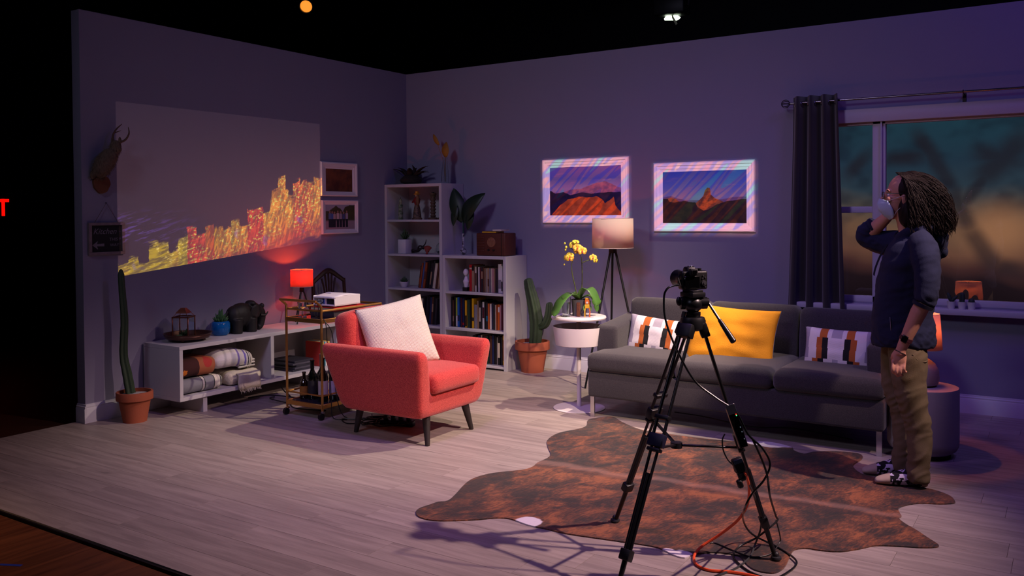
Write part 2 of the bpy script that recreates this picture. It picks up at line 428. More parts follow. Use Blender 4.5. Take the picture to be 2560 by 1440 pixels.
WX0, WX1, WZ0, WZ1 = 4.28, 7.0, .80, 2.24
def build_walls():
    b = B(); b.box((-.05, -1.804, 1.525), (.1, 3.808, 3.05)); struct(obj('wall_left', b, WALL, smooth=0))
    b = B()
    for c, d in (((WX0/2, .05, 1.525), (WX0, .1, 3.05)), (((WX1+7.3)/2, .05, 1.525), (7.3-WX1, .1, 3.05)),
                 (((WX0+WX1)/2, .05, (WZ1+3.05)/2), (WX1-WX0, .1, 3.05-WZ1)), (((WX0+WX1)/2, .05, WZ0/2), (WX1-WX0, .1, WZ0))):
        b.box(c, d)
    struct(obj('wall_back', b, WALL, smooth=0))
    # baseboards, moulded
    prof = [(0, 0), (.016, 0), (.016, .105), (.012, .112), (.013, .122), (.007, .128), (.006, .138), (0, .14)]
    b = B(); b.prism(prof, 3.708, lambda u, v, h: V((u, -3.708+h, v)))
    b.prism(prof, .1+.016, lambda u, v, h: V((-.1+h, -3.708-u, v)))
    struct(obj('baseboard_left', b, TRIM, smooth=30))
    b = B(); b.prism(prof, 5.76, lambda u, v, h: V((1.54+h, -u, v))); struct(obj('baseboard_back', b, TRIM, smooth=30))
    # black studio beyond the set
    b = B(); b.box((-7.0, -3, 2.8), (.1, 18, 6.0)); struct(obj('wall_studio_left', b, DARK, smooth=0))
    b = B(); b.box((2.5, 3.4, 2.8), (19, .1, 6.0)); struct(obj('wall_studio_back', b, DARK, smooth=0))
    b = B(); b.box((2.5, -3.2, 5.85), (19, 13.4, .1)); struct(obj('ceiling', b, DARK, smooth=0))
build_walls()

# window: casing, mullions, panes, sill
def build_window():
    wf = mat('window_paint', (178, 172, 186), .5)
    b = B(); b.box(((WX0+WX1)/2, -.012, 2.288), (WX1-WX0+.2, .03, .108), .006)      # head casing
    win = struct(obj('window_1', b, wf))
    b = B(); b.box((WX0-.045, -.012, 1.52), (.09, .03, 1.44), .006); obj('casing', b, wf, win)
    b = B(); b.box((WX1+.045, -.012, 1.52), (.09, .03, 1.44), .006); obj('casing', b, wf, win)
    for x0, x1 in ((4.776, 4.873), (6.4, 6.497)):
        b = B(); b.box(((x0+x1)/2, .045, 1.52), (x1-x0, .06, 1.44), .004); b.box((x1-.028, .02, 1.52), (.012, .06, 1.44), .003); obj('mullion', b, wf, win)
    for x0, x1 in ((WX0, 4.776), (6.497, WX1)):
        b = B(); b.box(((x0+x1)/2, .045, 1.54), (x1-x0, .05, .05), .004); obj('glazing_bar', b, wf, win)
    b = B(); b.box(((WX0+WX1)/2, .045, .825), (WX1-WX0, .06, .05), .004); obj('bottom_rail', b, wf, win)
    b = B(); b.box(((WX0+WX1)/2, .045, 2.228), (WX1-WX0, .06, .026), .004); obj('top_rail', b, wf, win)
    b = B(); b.box(((WX0+WX1)/2, -.05, .768), (WX1-WX0+.24, .15, .044), .006); obj('sill', b, wf, win)
    b = B(); b.box(((WX0+WX1)/2, .13, 2.246), (WX1-WX0, .1, .012)); b.box(((WX0+WX1)/2, .13, .796), (WX1-WX0, .1, .012))
    obj('reveal', b, wf, win, smooth=0)
    gm, nt, bs = newmat('window_glass')
    out = [n for n in gm.node_tree.nodes if n.type == 'OUTPUT_MATERIAL'][0]
    tr = nt.node('ShaderNodeBsdfTransparent'); gl = nt.node('ShaderNodeBsdfGlossy'); gl.inputs['Roughness'].default_value = .01
    tr.inputs[0].default_value = (.93, .95, .95, 1)
    mx = nt.node('ShaderNodeMixShader'); fr = nt.node('ShaderNodeFresnel'); fr.inputs[0].default_value = 1.5
    nt.set(mx.inputs[0], nt.math('MULTIPLY', fr.outputs[0], 2.6)); nt.set(mx.inputs[1], tr.outputs[0]); nt.set(mx.inputs[2], gl.outputs[0]); nt.set(out.inputs[0], mx.outputs[0])
    for x0, x1, z0, z1 in ((WX0, 4.776, .85, 1.515), (WX0, 4.776, 1.565, 2.215), (4.873, 6.4, .85, 2.215), (6.497, WX1, .85, 1.515), (6.497, WX1, 1.565, 2.215)):
        b = B(); b.box(((x0+x1)/2, .05, (z0+z1)/2), (x1-x0, .003, z1-z0)); obj('pane', b, gm, win, smooth=0)
    # back-lit blurred dusk backdrop hung behind the window
    m, nt, bs = newmat('dusk_backdrop')
    P = nt.node('ShaderNodeNewGeometry').outputs['Position']; sx = nt.sep(P); x, z = sx[0], sx[2]
    wob = nt.math('MULTIPLY', nt.math('SUBTRACT', nt.noise(P, 1.3, 2, .5), .5), .40)
    zz = nt.math('ADD', z, wob)
    zt = lambda py: on_y(2400, py, .95).z/3.0
    # teal sky above, warm band low down, dark hill at the bottom
    sky = nt.ramp(nt.math('DIVIDE', zz, 3.0), [(zt(y_), lin(c_)) for y_, c_ in ((760, (24, 15, 20)), (700, (34, 22, 28)), (668, (70, 42, 42)), (625, (112, 74, 60)), (565, (116, 84, 66)), (515, (86, 76, 70)), (465, (48, 62, 74)), (400, (38, 56, 72)), (300, (34, 62, 76)))])
    cl = nt.noise(nt.mapping(P, scale=(1, 1, 1.5)), 2.6, 2, .5)
    sky = nt.mix(nt.math('MULTIPLY', nt.math('MULTIPLY', nt.step(cl, .46, .66), nt.step(z, 1.0, 1.6)), .55), sky, lin((24, 28, 42)))
    gl = on_y(2495, 575, .95); dx = nt.math('SUBTRACT', x, gl.x); dz = nt.math('MULTIPLY', nt.math('SUBTRACT', z, gl.z), 1.25)
    gd = nt.math('SQRT', nt.math('ADD', nt.math('MULTIPLY', dx, dx), nt.math('MULTIPLY', dz, dz)))
    sky = nt.mix(nt.math('MULTIPLY', nt.step(gd, .42, .05), .75), sky, lin((172, 118, 84)))
    # out-of-focus tree: trunk and limbs as soft distance bands
    def limb(x0, z0, x1, z1, w0):
        dx, dz = x1-x0, z1-z0; L = sqrt(dx*dx+dz*dz)
        a = nt.math('ADD', nt.math('MULTIPLY', x, dz/L), nt.math('MULTIPLY', z, -dx/L))
        dist = nt.math('ABSOLUTE', nt.math('ADD', nt.math('SUBTRACT', a, (x0*dz-z0*dx)/L), nt.math('MULTIPLY', wob, .35)))
        al = nt.math('ADD', nt.math('MULTIPLY', x, dx/L), nt.math('MULTIPLY', z, dz/L)); s0 = (x0*dx+z0*dz)/L
        e = nt.math('MULTIPLY', nt.step(al, s0-.12, s0+.1), nt.step(al, s0+L+.15, s0+L-.15))
        return nt.math('MULTIPLY', nt.step(dist, w0*2.2, w0*.25), e)
    tm = None
    q = lambda px, py: on_y(px, py, .95)
    for (a, b2, w0) in (((2290, 330), (2385, 480), .05), ((2380, 470), (2425, 590), .05), ((2415, 575), (2500, 690), .06), ((2400, 520), (2480, 420), .04), ((2450, 450), (2570, 330), .075), ((2440, 380), (2560, 400), .06), ((2215, 400), (2320, 395), .05), ((2120, 440), (2175, 380), .05), ((2480, 670), (2570, 690), .06)):
        p0, p1 = q(*a), q(*b2); l = limb(p0.x, p0.z, p1.x, p1.z, w0)
        tm = l if tm is None else nt.math('MAXIMUM', tm, l)
    c = nt.mix(nt.math('MULTIPLY', tm, .72), sky, lin((36, 30, 38)))
    nt.set(bs.inputs['Emission Color'], c); bs.inputs['Emission Strength'].default_value = 1.0
    bs.inputs['Base Color'].default_value = (.01, .01, .01, 1); bs.inputs['Specular IOR Level'].default_value = 0
    b = B(); b.grid(4, 3, lambda u, v: V((3.2+u*5.6, .95, .15+v*3.0)))
    bd = solid(obj('scenic_backdrop', b, m, smooth=0), .004)
    tag(bd, 'back-lit blurred dusk backdrop hanging behind the window', 'backdrop')
build_window()

def build_curtain():
    cm = mat('charcoal_curtain_fabric', (36, 31, 37), .9, var=.08, vscale=30, bump=.2, bscale=300, sheen=.3)
    t = thing('curtain', 'charcoal grommet curtain panel hanging beside the window behind the sofa', 'curtain', (4.37, -.1, .03))
    def fn(u, v):
        z = v*2.435
        k = 1-v
        x0, x1 = -.19-.085*k**1.3, .175+.075*k
        fold = 3.5
        ph = u*2*pi*fold
        a = .045+.012*sin(u*9)*k
        x = x0+(x1-x0)*u + .012*sin(ph*2+1)*k
        return V((x, -.005+a*cos(ph)+.01*sin(u*23+v*4)*k, z))
    b = B(); b.grid(84, 16, fn); solid(obj('fabric', b, cm, t, smooth=180), .003)
    for i, u in enumerate((.07, .21, .36, .50, .64, .79, .93)):
        p = fn(u, .975); b = B(); b.tube([p+V((0, .022*cos(a), .022*sin(a))) for a in [k*2*pi/14 for k in range(14)]], .003, 6, closed=True); obj('grommet', b, CHROME, t)
    rod = thing('curtain_rod', 'thin steel curtain rod with a wire cage finial above the window', 'curtain rod', (4.16, -.1, 2.415))
    rm = mat('steel_rod', (120, 118, 124), .25, 1)
    b = B(); b.cyl((0, 0, 0), (2.9, 0, -.012), .0085, n=12); obj('rod', b, rm, rod)
    fm = mat('dark_finial', (52, 44, 46), .35, .8)
    b = B()
    for k in range(4):
        a = k*pi/4; b.tube([V((-.035+.033*cos(q), .033*sin(q)*cos(a), .033*sin(q)*sin(a))) for q in [j*2*pi/14 for j in range(14)]], .0025, 5, closed=True)
    b.cyl((-.004, 0, 0), (.004, 0, 0), .011, n=12); obj('finial', b, fm, rod)
    for x in (.05, 1.27, 2.6):
        b = B(); b.tube([(x, .1, -.05), (x, .1, -.02), (x, .05, -.014), (x, 0, -.012)], .005, 6); b.box((x, .096, -.04), (.024, .008, .07), .002, 1)
        b.tube([V((x, .013*cos(a), .013*sin(a)-.005)) for a in [k*2*pi/10 for k in range(10)]], .003, 5, closed=True); obj('bracket', b, fm, rod)
build_curtain()

# ------------------------------------------------------------------ lights in the grid and exit sign
def build_grid():
    gm = mat('grid_pipe_black', (12, 12, 14), .5, .4)
    for i, (y, z) in enumerate(((1.3, 4.55), (-.6, 4.65))):
        b = B(); b.cyl((-5.5, y, z), (8.5, y, z), .024, n=10)
        tag(obj('lighting_pipe', b, gm), 'black lighting pipe spanning the studio %s' % ('behind the set walls' if i == 0 else 'above the set corner'), 'pipe')
    lens = mat('lit_amber_lens', (255, 170, 70), .3, emit=(255, 150, 50), estr=1.1)
    lens2 = mat('lit_white_lens', (255, 255, 240), .3, emit=(235, 255, 225), estr=7)
    # amber fresnel, lens towards the set
    def fixture(name, label, p, aim, r, lm):
        d = (V(aim)-V(p)).normalized(); t = thing(name, label, 'stage light', p)
        x = d.orthogonal().normalized(); y = d.cross(x)
        b = B(); b.skin([b.ring(d*a, x, y, rr, rr, 24) for a, rr in ((-.30, r*.5), (-.28, r*.95), (-.06, r*1.1), (0, r*1.18), (.05, r*1.18), (.05, r*1.02), (.0, r*1.02))], True)
        obj('housing', b, gm, t)
        b = B(); b.skin([b.ring(d*(.012+.012*cos(k)), x, y, r*sin(k)+1e-4, r*sin(k)+1e-4, 24) for k in (pi/2, 1.1, .6, .01)], True); obj('lens', b, lm, t)
        b = B(); b.tube([x*r*1.25-d*.1, x*r*1.3+V((0, 0, .2)), V((0, 0, .3)), -x*r*1.3+V((0, 0, .2)), -x*r*1.25-d*.1], .01, 6, 3); obj('yoke', b, gm, t)
        b = B()
        for s in (-1, 1):
            q = d*.05+y*s*r*1.15; b.box(q+d*.05, (.02, .004, .1) if False else (.1, .1, .004), rot=(0, 0, 0))
        return t
    p = CAM+_ray(766, 15)*8.2; fixture('fresnel_light', 'round stage light with a glowing amber lens above the skyline wall', p, CAM+V((-2, 1, -.3)), .056, lens)
    p = CAM+_ray(1680, 34)*8.6; t = thing('flood_light', 'stage light with a bright white slit of lens above the mountain pictures', 'stage light', p)
    b = B(); b.box((0, 0, .06), (.32, .2, .16), .02); obj('housing', b, gm, t)
    b = B(); b.prism([(-.05, 0), (.055, 0), (.085, -.02), (.062, -.034), (-.062, -.034), (-.068, -.018)], .12, lambda u, v, h: _r*u+V((0, 0, v-.018))+_f*h*.5); obj('lens', b, lens2, t)
    b = B(); b.tube([(-.17, 0, .06), (-.18, 0, .3), (0, 0, .36), (.18, 0, .3), (.17, 0, .06)], .01, 6, 3); obj('yoke', b, gm, t)
    b = B(); b.box((.02, 0, -.06), (.02, .004, .12), rot=(0, -.5, 0)); obj('barn_door', b, mat('barn_door_dull', (120, 118, 90), .5), t)
    # exit sign on the far studio wall
    d = _ray(-33, 519); p = CAM+d*10.4
    t = thing('exit_sign', 'red illuminated exit sign glowing in the dark studio beyond the wall end', 'sign', p)
    t.rotation_euler = (0, 0, atan2(CAM.y-p.y, CAM.x-p.x)+pi/2)
    b = B(); b.box((0, .03, 0), (.62, .05, .32), .01); obj('housing', b, mat('exit_housing', (3, 3, 3), .8), t)
    em = mat('exit_red', (255, 20, 10), .5, emit=(255, 10, 4), estr=1.3)
    h, s = .205, .036
    for ch, x0 in (('E', -.235), ('X', -.09), ('I', .045), ('T', .165)):
        b = B()
        def bar(cx, cz, sx, sz, r=0): b.box((x0+cx, 0, cz), (sx, .012, sz), .004, 2, (0, r, 0))
        if ch == 'E': bar(-.05, 0, s, h); [bar(0, zz, .13, s) for zz in (-h/2+s/2, 0, h/2-s/2)]
        if ch == 'X': bar(0, 0, s, h*1.15, .55); bar(0, 0, s, h*1.15, -.55)
        if ch == 'I': bar(0, 0, s, h)
        if ch == 'T': bar(.005, 0, s, h); bar(0, h/2-s/2, .135, s)
        obj('letter', b, em, t)
build_grid()
# ------------------------------------------------------------------ bookcases
def bookcase(label, x0, x1, h, shelves):
    t = thing('bookcase', label, 'bookcase', (x0, -.004, 0))
    D, ts, th = .376, .034, .022; Wd = x1-x0
    for xx in (ts/2, Wd-ts/2):
        b = B(); b.box((xx, -D/2, h/2), (ts, D, h), .0015, 1); obj('side_panel', b, WHITE, t)
    b = B(); b.box((Wd/2, -D/2, h-.015), (Wd-2*ts-.001, D, .03), .0015, 1); obj('top_panel', b, WHITE, t)
    b = B(); b.box((Wd/2, -.006, h/2), (Wd-2*ts-.001, .008, h-.06)); obj('back_panel', b, WHITE, t, smooth=0)
    for z in shelves:
        b = B(); b.box((Wd/2, -D/2-.004, z-th/2), (Wd-2*ts-.001, D-.014, th), .0015, 1); obj('shelf', b, WHITE, t)
    return t
SH_T = [1.470, 1.112, .757, .384, .040]; SH_S = [.748, .382, .040]
bookcase('tall white bookcase standing in the room corner', .004, .764, 1.84, SH_T)
bookcase('low white bookcase beside the tall one, radio on top', .766, 1.538, 1.112, SH_S)

PAGES = mat('book_pages', (196, 184, 160), .9, var=.12, vscale=60, stretch=(1, 1, 20))
NUM = ['first', 'second', 'third', 'fourth', 'fifth', 'sixth', 'seventh', 'eighth', 'ninth', 'tenth', 'eleventh', 'twelfth', 'thirteenth', 'fourteenth', 'fifteenth', 'sixteenth', 'seventeenth', 'eighteenth', 'nineteenth', 'twentieth', 'twenty-first', 'twenty-second', 'twenty-third', 'twenty-fourth', 'twenty-fifth', 'twenty-sixth', 'twenty-seventh', 'twenty-eighth', 'twenty-ninth', 'thirtieth']
BC = dict(black=(20, 18, 20), charcoal=(38, 36, 42), brown=(82, 48, 34), tan=(150, 122, 94), cream=(196, 184, 164), white=(214, 210, 208), red=(176, 22, 30), maroon=(78, 22, 34), blue=(20, 88, 170), navy=(28, 36, 78), slate=(70, 84, 128), lime=(158, 180, 60), yellow=(222, 172, 26), green=(34, 62, 46), grey=(128, 126, 132), orange=(196, 92, 36), rust=(140, 68, 34), pink=(186, 132, 132), teal=(20, 96, 128))
def book_mat(c): return mat('cover_'+c, BC[c], .45, var=.10, vscale=14)
def book(x, y, z, wd, ht, dp, col, label, group, lean=0.0, band=None):
    # upright book: spine towards the room (-y)
    t = thing('book', label, 'book', (x, y, z), 0, group); t.rotation_euler = (0, lean, 0)
    b = B(); k = .0022
    b.box((wd/2, dp-k/2 if False else k*.8, ht/2), (wd, k*1.6, ht), .0008, 1)
    b.box((k/2, dp/2, ht/2), (k, dp, ht)); b.box((wd-k/2, dp/2, ht/2), (k, dp, ht))
    obj('cover', b, book_mat(col), t, smooth=30)
    b = B(); b.box((wd/2, dp/2-.003, ht/2), (wd-2*k, dp-.008, ht-.008)); obj('pages', b, PAGES, t, smooth=0)
    if band:
        b = B(); b.box((wd/2, -.0004, ht*band[1]), (wd*.82, .0012, ht*band[2])); obj('spine_label', b, book_mat(band[0]), t, smooth=0)
    return t
def row(x, z, spec, where, group, lean=0, x_end=None, y0=-.30):
    n = len(spec)
    for i, s in enumerate(spec):
        wd, ht, col = s[0]/1000., s[1]/1000., s[2]; band = s[3] if len(s) > 3 else None
        ln = lean
        lab = '%s%s %s, %s %s' % ('slim ' if wd < .018 else 'thick ' if wd > .036 else '', {'grey': 'grey', 'lime': 'lime green'}.get(col, col), 'book', NUM[i], where)
        st = wd/cos(ln)+ .0012
        zz = z + (sin(ln)*wd if ln < 0 else 0)
        book(x, y0+rnd.random()*.02, z+abs(sin(ln))*wd*(0 if ln < 0 else 1)+.0004, wd, ht, min(.22, ht*.72), col, lab, group, ln, band)
        x += st
b1 = ('cream', .5, .5)
# low bookcase, top bay
row(1.032, SH_S[0], [(40, 268, 'red', ('cream', .86, .06)), (30, 262, 'tan', ('black', .9, .2)), (22, 250, 'cream', ('brown', .5, .5)), (20, 252, 'black'), (16, 248, 'white'), (22, 245, 'maroon'), (20, 243, 'charcoal', ('tan', .7, .3)), (14, 246, 'brown'),
    (16, 240, 'tan'), (15, 238, 'cream'), (22, 242, 'tan', ('brown', .4, .3)), (14, 240, 'grey'), (18, 238, 'cream'), (20, 240, 'pink'), (14, 236, 'tan'), (30, 236, 'charcoal'), (40, 284, 'white', ('grey', .3, .3)), (16, 268, 'white', ('black', .25, .35))],
    'from its red end, top bay of the low bookcase', 'books in the top bay of the low bookcase')
# low bookcase, middle bay
row(.806, SH_S[1], [(18, 300, 'black'), (16, 270, 'brown', ('tan', .3, .2)), (20, 300, 'black'), (24, 296, 'lime', ('white', .2, .35)), (26, 300, 'blue', ('navy', .3, .2)), (16, 290, 'charcoal'), (15, 294, 'maroon'), (20, 292, 'navy', ('red', .12, .08)), (14, 288, 'charcoal'), (22, 274, 'yellow', ('black', .25, .4)), (38, 282, 'green'), (14, 288, 'black'),
    (26, 296, 'yellow', ('charcoal', .3, .12)), (38, 236, 'grey'), (18, 276, 'tan'), (26, 280, 'black', b1), (14, 262, 'charcoal'), (24, 268, 'white', ('maroon', .6, .4)), (18, 272, 'black'), (24, 264, 'charcoal', ('teal', .4, .2)), (18, 256, 'orange'), (20, 254, 'white'), (16, 262, 'navy'),
    (24, 258, 'charcoal'), (18, 246, 'cream'), (16, 250, 'rust'), (18, 252, 'orange', ('white', .8, .2)), (18, 246, 'pink'), (22, 250, 'maroon'), (16, 244, 'tan')],
    'from the tall bookcase, middle bay of the low bookcase', 'books in the middle bay of the low bookcase')
# low bookcase, bottom bay
row(1.075, SH_S[2], [(24, 270, 'charcoal'), (20, 280, 'black'), (22, 262, 'brown'), (28, 276, 'navy'), (18, 280, 'cream'), (26, 268, 'charcoal'), (20, 274, 'maroon'), (24, 280, 'green'), (22, 286, 'charcoal'), (20, 282, 'brown'), (24, 288, 'navy'), (22, 280, 'black'), (20, 270, 'cream'),
    (28, 290, 'black', b1), (22, 276, 'charcoal'), (24, 292, 'yellow', ('rust', .5, .7)), (22, 280, 'teal'), (22, 288, 'blue')],
    'from its charcoal end, bottom bay of the low bookcase', 'books in the bottom bay of the low bookcase')
# tall bookcase, third bay: books lean to the right
row(.372, SH_T[2], [(22, 230, 'brown', ('rust', .3, .3)), (20, 262, 'rust'), (22, 280, 'slate'), (26, 270, 'rust', ('brown', .5, .3)), (30, 286, 'black'), (26, 292, 'black'), (18, 270, 'charcoal', ('tan', .4, .5)), (24, 288, 'charcoal'), (34, 262, 'cream'), (20, 270, 'brown'), (24, 256, 'tan'), (22, 262, 'charcoal')],
    'from the leaning end, third bay of the tall bookcase', 'leaning books in the third bay of the tall bookcase', lean=.16)
row(.20, SH_T[3], [(24, 210, 'yellow'), (20, 216, 'charcoal'), (26, 240, 'tan'), (18, 252, 'charcoal'), (22, 262, 'cream'), (20, 270, 'grey'), (22, 262, 'cream', ('pink', .5, .2)), (18, 258, 'pink'), (24, 266, 'grey'), (26, 262, 'cream'), (28, 290, 'black'), (24, 286, 'charcoal'), (22, 292, 'black'), (26, 280, 'navy'), (24, 286, 'brown', ('tan', .6, .3)), (22, 280, 'black'), (28, 274, 'charcoal')],
    'from its yellow end, fourth bay of the tall bookcase', 'books in the fourth bay of the tall bookcase', lean=.08)

LEAFD = mat('dark_leaf', (24, 44, 26), .45, var=.25, vscale=10)
LEAFG = mat('orchid_leaf', (74, 116, 50), .35, var=.15, vscale=6)
SUCC = mat('succulent_green', (52, 78, 50), .55, var=.25, vscale=20)
GLASS = mat('clear_glass', (245, 250, 250), .02, trans=1, ior=1.45)
WATER = mat('water', (240, 248, 250), .0, trans=1, ior=1.33)
POTW = mat('white_ceramic', (204, 200, 204), .4)
def leaf(b, base, tip, wd, droop=0.05, fold=.15, n=8, up=(0, 0, 1)):
    base, tip = V(base), V(tip); ax = tip-base; side = ax.cross(V(up))
    side = side.normalized() if side.length > 1e-5 else V((1, 0, 0)); nrm = side.cross(ax).normalized()
    rows = []
    for i in range(n+1):
        u = i/n; c = base+ax*u+nrm*(droop*4*u*(1-u)); hw = wd*sin(pi*min(1, u*.96+.04))**.75*(1-.25*u)
        rows.append([b._v(c-side*hw+nrm*fold*hw), b._v(c), b._v(c+side*hw+nrm*fold*hw)])
    for a, d in zip(rows[:-1], rows[1:]):
        for k in (0, 1): b.bm.faces.new((a[k], a[k+1], d[k+1], d[k]))
def rosette(b, c, r, n, h, wd, layers=2):
    for L in range(layers):
        for k in range(n):
            a = 2*pi*k/n+L*.4+rnd.random()*.2; q = r*(1-.38*L); hh = h*(.75+.35*L)*(.85+.3*rnd.random())
            p0, p1 = V(c), V(c)+V((q*cos(a), q*sin(a), hh))
            b.tube([p0, p0.lerp(p1, .45)+V((cos(a), sin(a), 0))*q*.12, p1], [wd*.7, wd, wd*.08], 5, 2)

# things standing on the bookcases
def bookcase_items():
    # dried dark foliage on the tall bookcase
    t = thing('dried_foliage', 'dark dried artichoke-like foliage arrangement lying on top of the tall bookcase', 'dried plant', (.22, -.2, 1.84))
    dm = mat('dried_brown', (42, 32, 24), .8, var=.4, vscale=20)
    b = B(); b.lathe([(.05, 0), (.11, .02), (.12, .05), (.08, .09), (.03, .1)], 14); obj('base', b, dm, t)
    for k in range(22):
        a = rnd.random()*2*pi; q = .08+rnd.random()*.16; hh = .05+rnd.random()*.14
        if k == 0: a, q, hh = 0.05, .23, .19
        if k == 1: a, q, hh = 1.7, .05, .21
        b = B(); leaf(b, (.03*cos(a), .03*sin(a), .05), (q*cos(a), q*sin(a)*.6, hh), .035, .03); solid(obj('leaf', b, dm, t), .003)
    # glass vase with gold dried leaves
    t = thing('vase', 'slim glass vase with two gold dried leaf sprays on the tall bookcase', 'vase', (.675, -.2, 1.84))
    b = B(); b.shell([(.001, .004), (.040, .003), (.042, .01), (.036, .12), (.026, .2), (.022, .255), (.026, .27)], .003); obj('glass', b, GLASS, t)
    gm = mat('gold_dried_leaf', (150, 104, 34), .7, var=.3, vscale=18)
    b = B(); b.tube([(0, 0, .02), (.004, 0, .25), (.012, 0, .31)], .003, 6, 3); b.tube([(0, 0, .02), (-.02, 0, .22), (-.10, 0, .42)], .002, 6, 3); obj('stem', b, gm, t)
    b = B(); leaf(b, (.012, 0, .27), (.022, 0, .43), .052, .012, .1, 10, (0, -1, 0)); solid(obj('leaf', b, gm, t), .002)
    b = B(); leaf(b, (-.075, 0, .40), (-.15, 0, .52), .028, .01, .1, 8, (0, -1, 0)); solid(obj('leaf', b, gm, t), .002)
    # top bay of tall bookcase
    t = thing('figurine', 'slender painted candle figurine in the top bay of the tall bookcase', 'figurine', (.125, -.26, SH_T[0]))
    fm = mat('painted_cream_green', (150, 146, 120), .5, col2=(60, 84, 44), vscale=38)
    b = B(); b.lathe([(.026, 0), (.028, .01), (.024, .03), (.027, .07), (.022, .12), (.026, .15), (.014, .17), (.018, .19), (.012, .21), (.002, .225)], 16); obj('body', b, fm, t)
    b = B(); b.cyl((0, 0, .222), (0, 0, .236), .002); obj('wick', b, BLACKP, t)
    t = thing('figurine', 'tall painted figurine of a dressed woman holding a bundle, top bay', 'figurine', (.34, -.25, SH_T[0]))
    b = B(); b.lathe([(.052, 0), (.055, .012), (.045, .02), (.042, .06), (.03, .13), (.024, .155)], 18); obj('skirt', b, mat('dark_skirt', (52, 40, 34), .6, col2=(120, 92, 70), vscale=40), t)
    b = B(); b.lathe([(.022, .15), (.032, .18), (.036, .215), (.02, .235)], 14); b.tube([(.03, 0, .215), (.045, -.02, .18), (.01, -.035, .19)], .009, 6, 2); b.tube([(-.03, 0, .215), (-.045, -.02, .18), (-.01, -.035, .19)], .009, 6, 2); obj('torso', b, mat('red_dress', (120, 30, 28), .6), t)
    b = B(); b.sph((0, -.004, .255), (.018, .018, .022)); obj('head', b, mat('doll_skin', (180, 140, 110), .5), t)
    b = B(); b.lathe([(.034, .262), (.036, .268), (.02, .275), (.018, .295), (.002, .30)], 16); obj('hat', b, mat('yellow_hat', (190, 130, 40), .6), t)
    b = B(); b.sph((.035, -.03, .2), (.02, .02, .06)); b.cyl((.035, -.03, .13), (.035, -.03, .2), .006); obj('bundle', b, mat('brown_bundle', (110, 72, 44), .7), t)
    tm = mat('carved_dark_wood', (84, 64, 50), .6, var=.3, vscale=16)
    for i, (x, h) in enumerate(((.545, .285), (.665, .30))):
        t = thing('candlestick', 'turned wooden candlestick %s, top bay of the tall bookcase' % ('nearer the figurines' if i == 0 else 'against the bookcase side panel'), 'candlestick', (x, -.24, SH_T[0]), 0, 'turned candlesticks')
        pr = [(.052, 0), (.054, .014), (.04, .02)]
        z = .02
        while z < h-.06: pr += [(.022, z+.006), (.030, z+.014), (.030, z+.022), (.022, z+.03)]; z += .034
        pr += [(.034, h-.03), (.036, h-.012), (.02, h-.01)]
        b = B(); b.lathe(pr, 20); obj('turned_stem', b, tm, t)
        b = B(); b.lathe([(.015, h-.01), (.015, h)], 12); obj('candle_socket', b, BLACKM, t)
    # second bay
    t = thing('potted_succulent', 'spiky succulent in a square white pot, second bay of the tall bookcase', 'potted plant', (.17, -.25, SH_T[1]))
    b = B(); b.box((0, 0, .075), (.105, .105, .15), .006); obj('pot', b, POTW, t)
    b = B(); b.box((0, 0, .149), (.09, .09, .006)); obj('soil', b, mat('soil', (40, 30, 24), .95), t)
    b = B(); rosette(b, (0, 0, .15), .055, 9, .075, .009, 3); obj('leaves', b, SUCC, t)
    t = thing('driftwood', 'dark twisted driftwood branch in the second bay of the tall bookcase', 'driftwood', (.40, -.26, SH_T[1]))
    b = B()
    for pts, r in (([(-.13, 0, .016), (-.06, .02, .03), (.0, -.02, .05), (.06, 0, .07), (.1, 0, .02)], [.012, .016, .014, .01, .006]), ([(-.06, .02, .03), (-.03, 0, .08), (.0, .02, .075), (.03, 0, .05)], [.01, .009, .008, .006]), ([(.0, -.02, .05), (.05, 0, .1), (.06, .01, .15)], [.01, .006, .003]), ([(-.12, 0, .016), (-.10, -.03, .04), (-.07, -.03, .05)], [.01, .008, .004])):
        b.tube(pts, r, 7, 3)
    obj('branch', b, mat('driftwood_dark', (38, 28, 26), .8, var=.3, vscale=20), t)
    t = thing('shell', 'small red-brown fan shell beside the driftwood branch', 'shell', (.52, -.29, SH_T[1]))
    b = B(); b.grid(14, 6, lambda u, v: V(((u-.5)*.11*v, -.01-.012*abs(sin(u*pi*7))*v*.4-.02*(1-v), .004+.085*v*(1-.25*(2*u-1)**2)))); solid(obj('valve', b, mat('red_shell', (120, 38, 26), .6, var=.3, vscale=30), t), .003)
    b = B(); b.sph((0, -.028, .008), (.015, .012, .008)); obj('hinge', b, mat('red_shell', (120, 38, 26)), t)
    t = thing('glass_jar', 'round clear glass terrarium jar beside the bookcase side panel, second bay', 'jar', (.665, -.25, SH_T[1]))
    b = B(); b.shell([(.001, .003), (.03, .002), (.055, .02), (.065, .055), (.055, .095), (.03, .12), (.02, .135), (.022, .15)], .0025); obj('glass', b, GLASS, t)
    b = B(); b.lathe([(.045, .012), (.05, .03), (.03, .036), (.001, .038)], 16); rosette(b, (0, 0, .036), .02, 6, .03, .004, 1); obj('moss', b, SUCC, t)
    # third bay
    t = thing('potted_succulent', 'small round cactus in a low white bowl, third bay of the tall bookcase', 'potted plant', (.165, -.26, SH_T[2]))
    b = B(); b.shell([(.001, .002), (.03, .001), (.04, .02), (.052, .055)], .005); obj('pot', b, POTW, t)
    b = B(); b.lathe([(.045, .045), (.03, .05), (.001, .052)], 16); obj('soil', b, mat('soil', (40, 30, 24)), t)
    b = B(); rosette(b, (0, 0, .048), .045, 12, .04, .010, 3); obj('leaves', b, SUCC, t)
    # low bookcase: white bookend figure in the top bay
    t = thing('bust', 'small white bust used as a bookend next to the red book', 'bust', (.985, -.27, SH_S[0]))
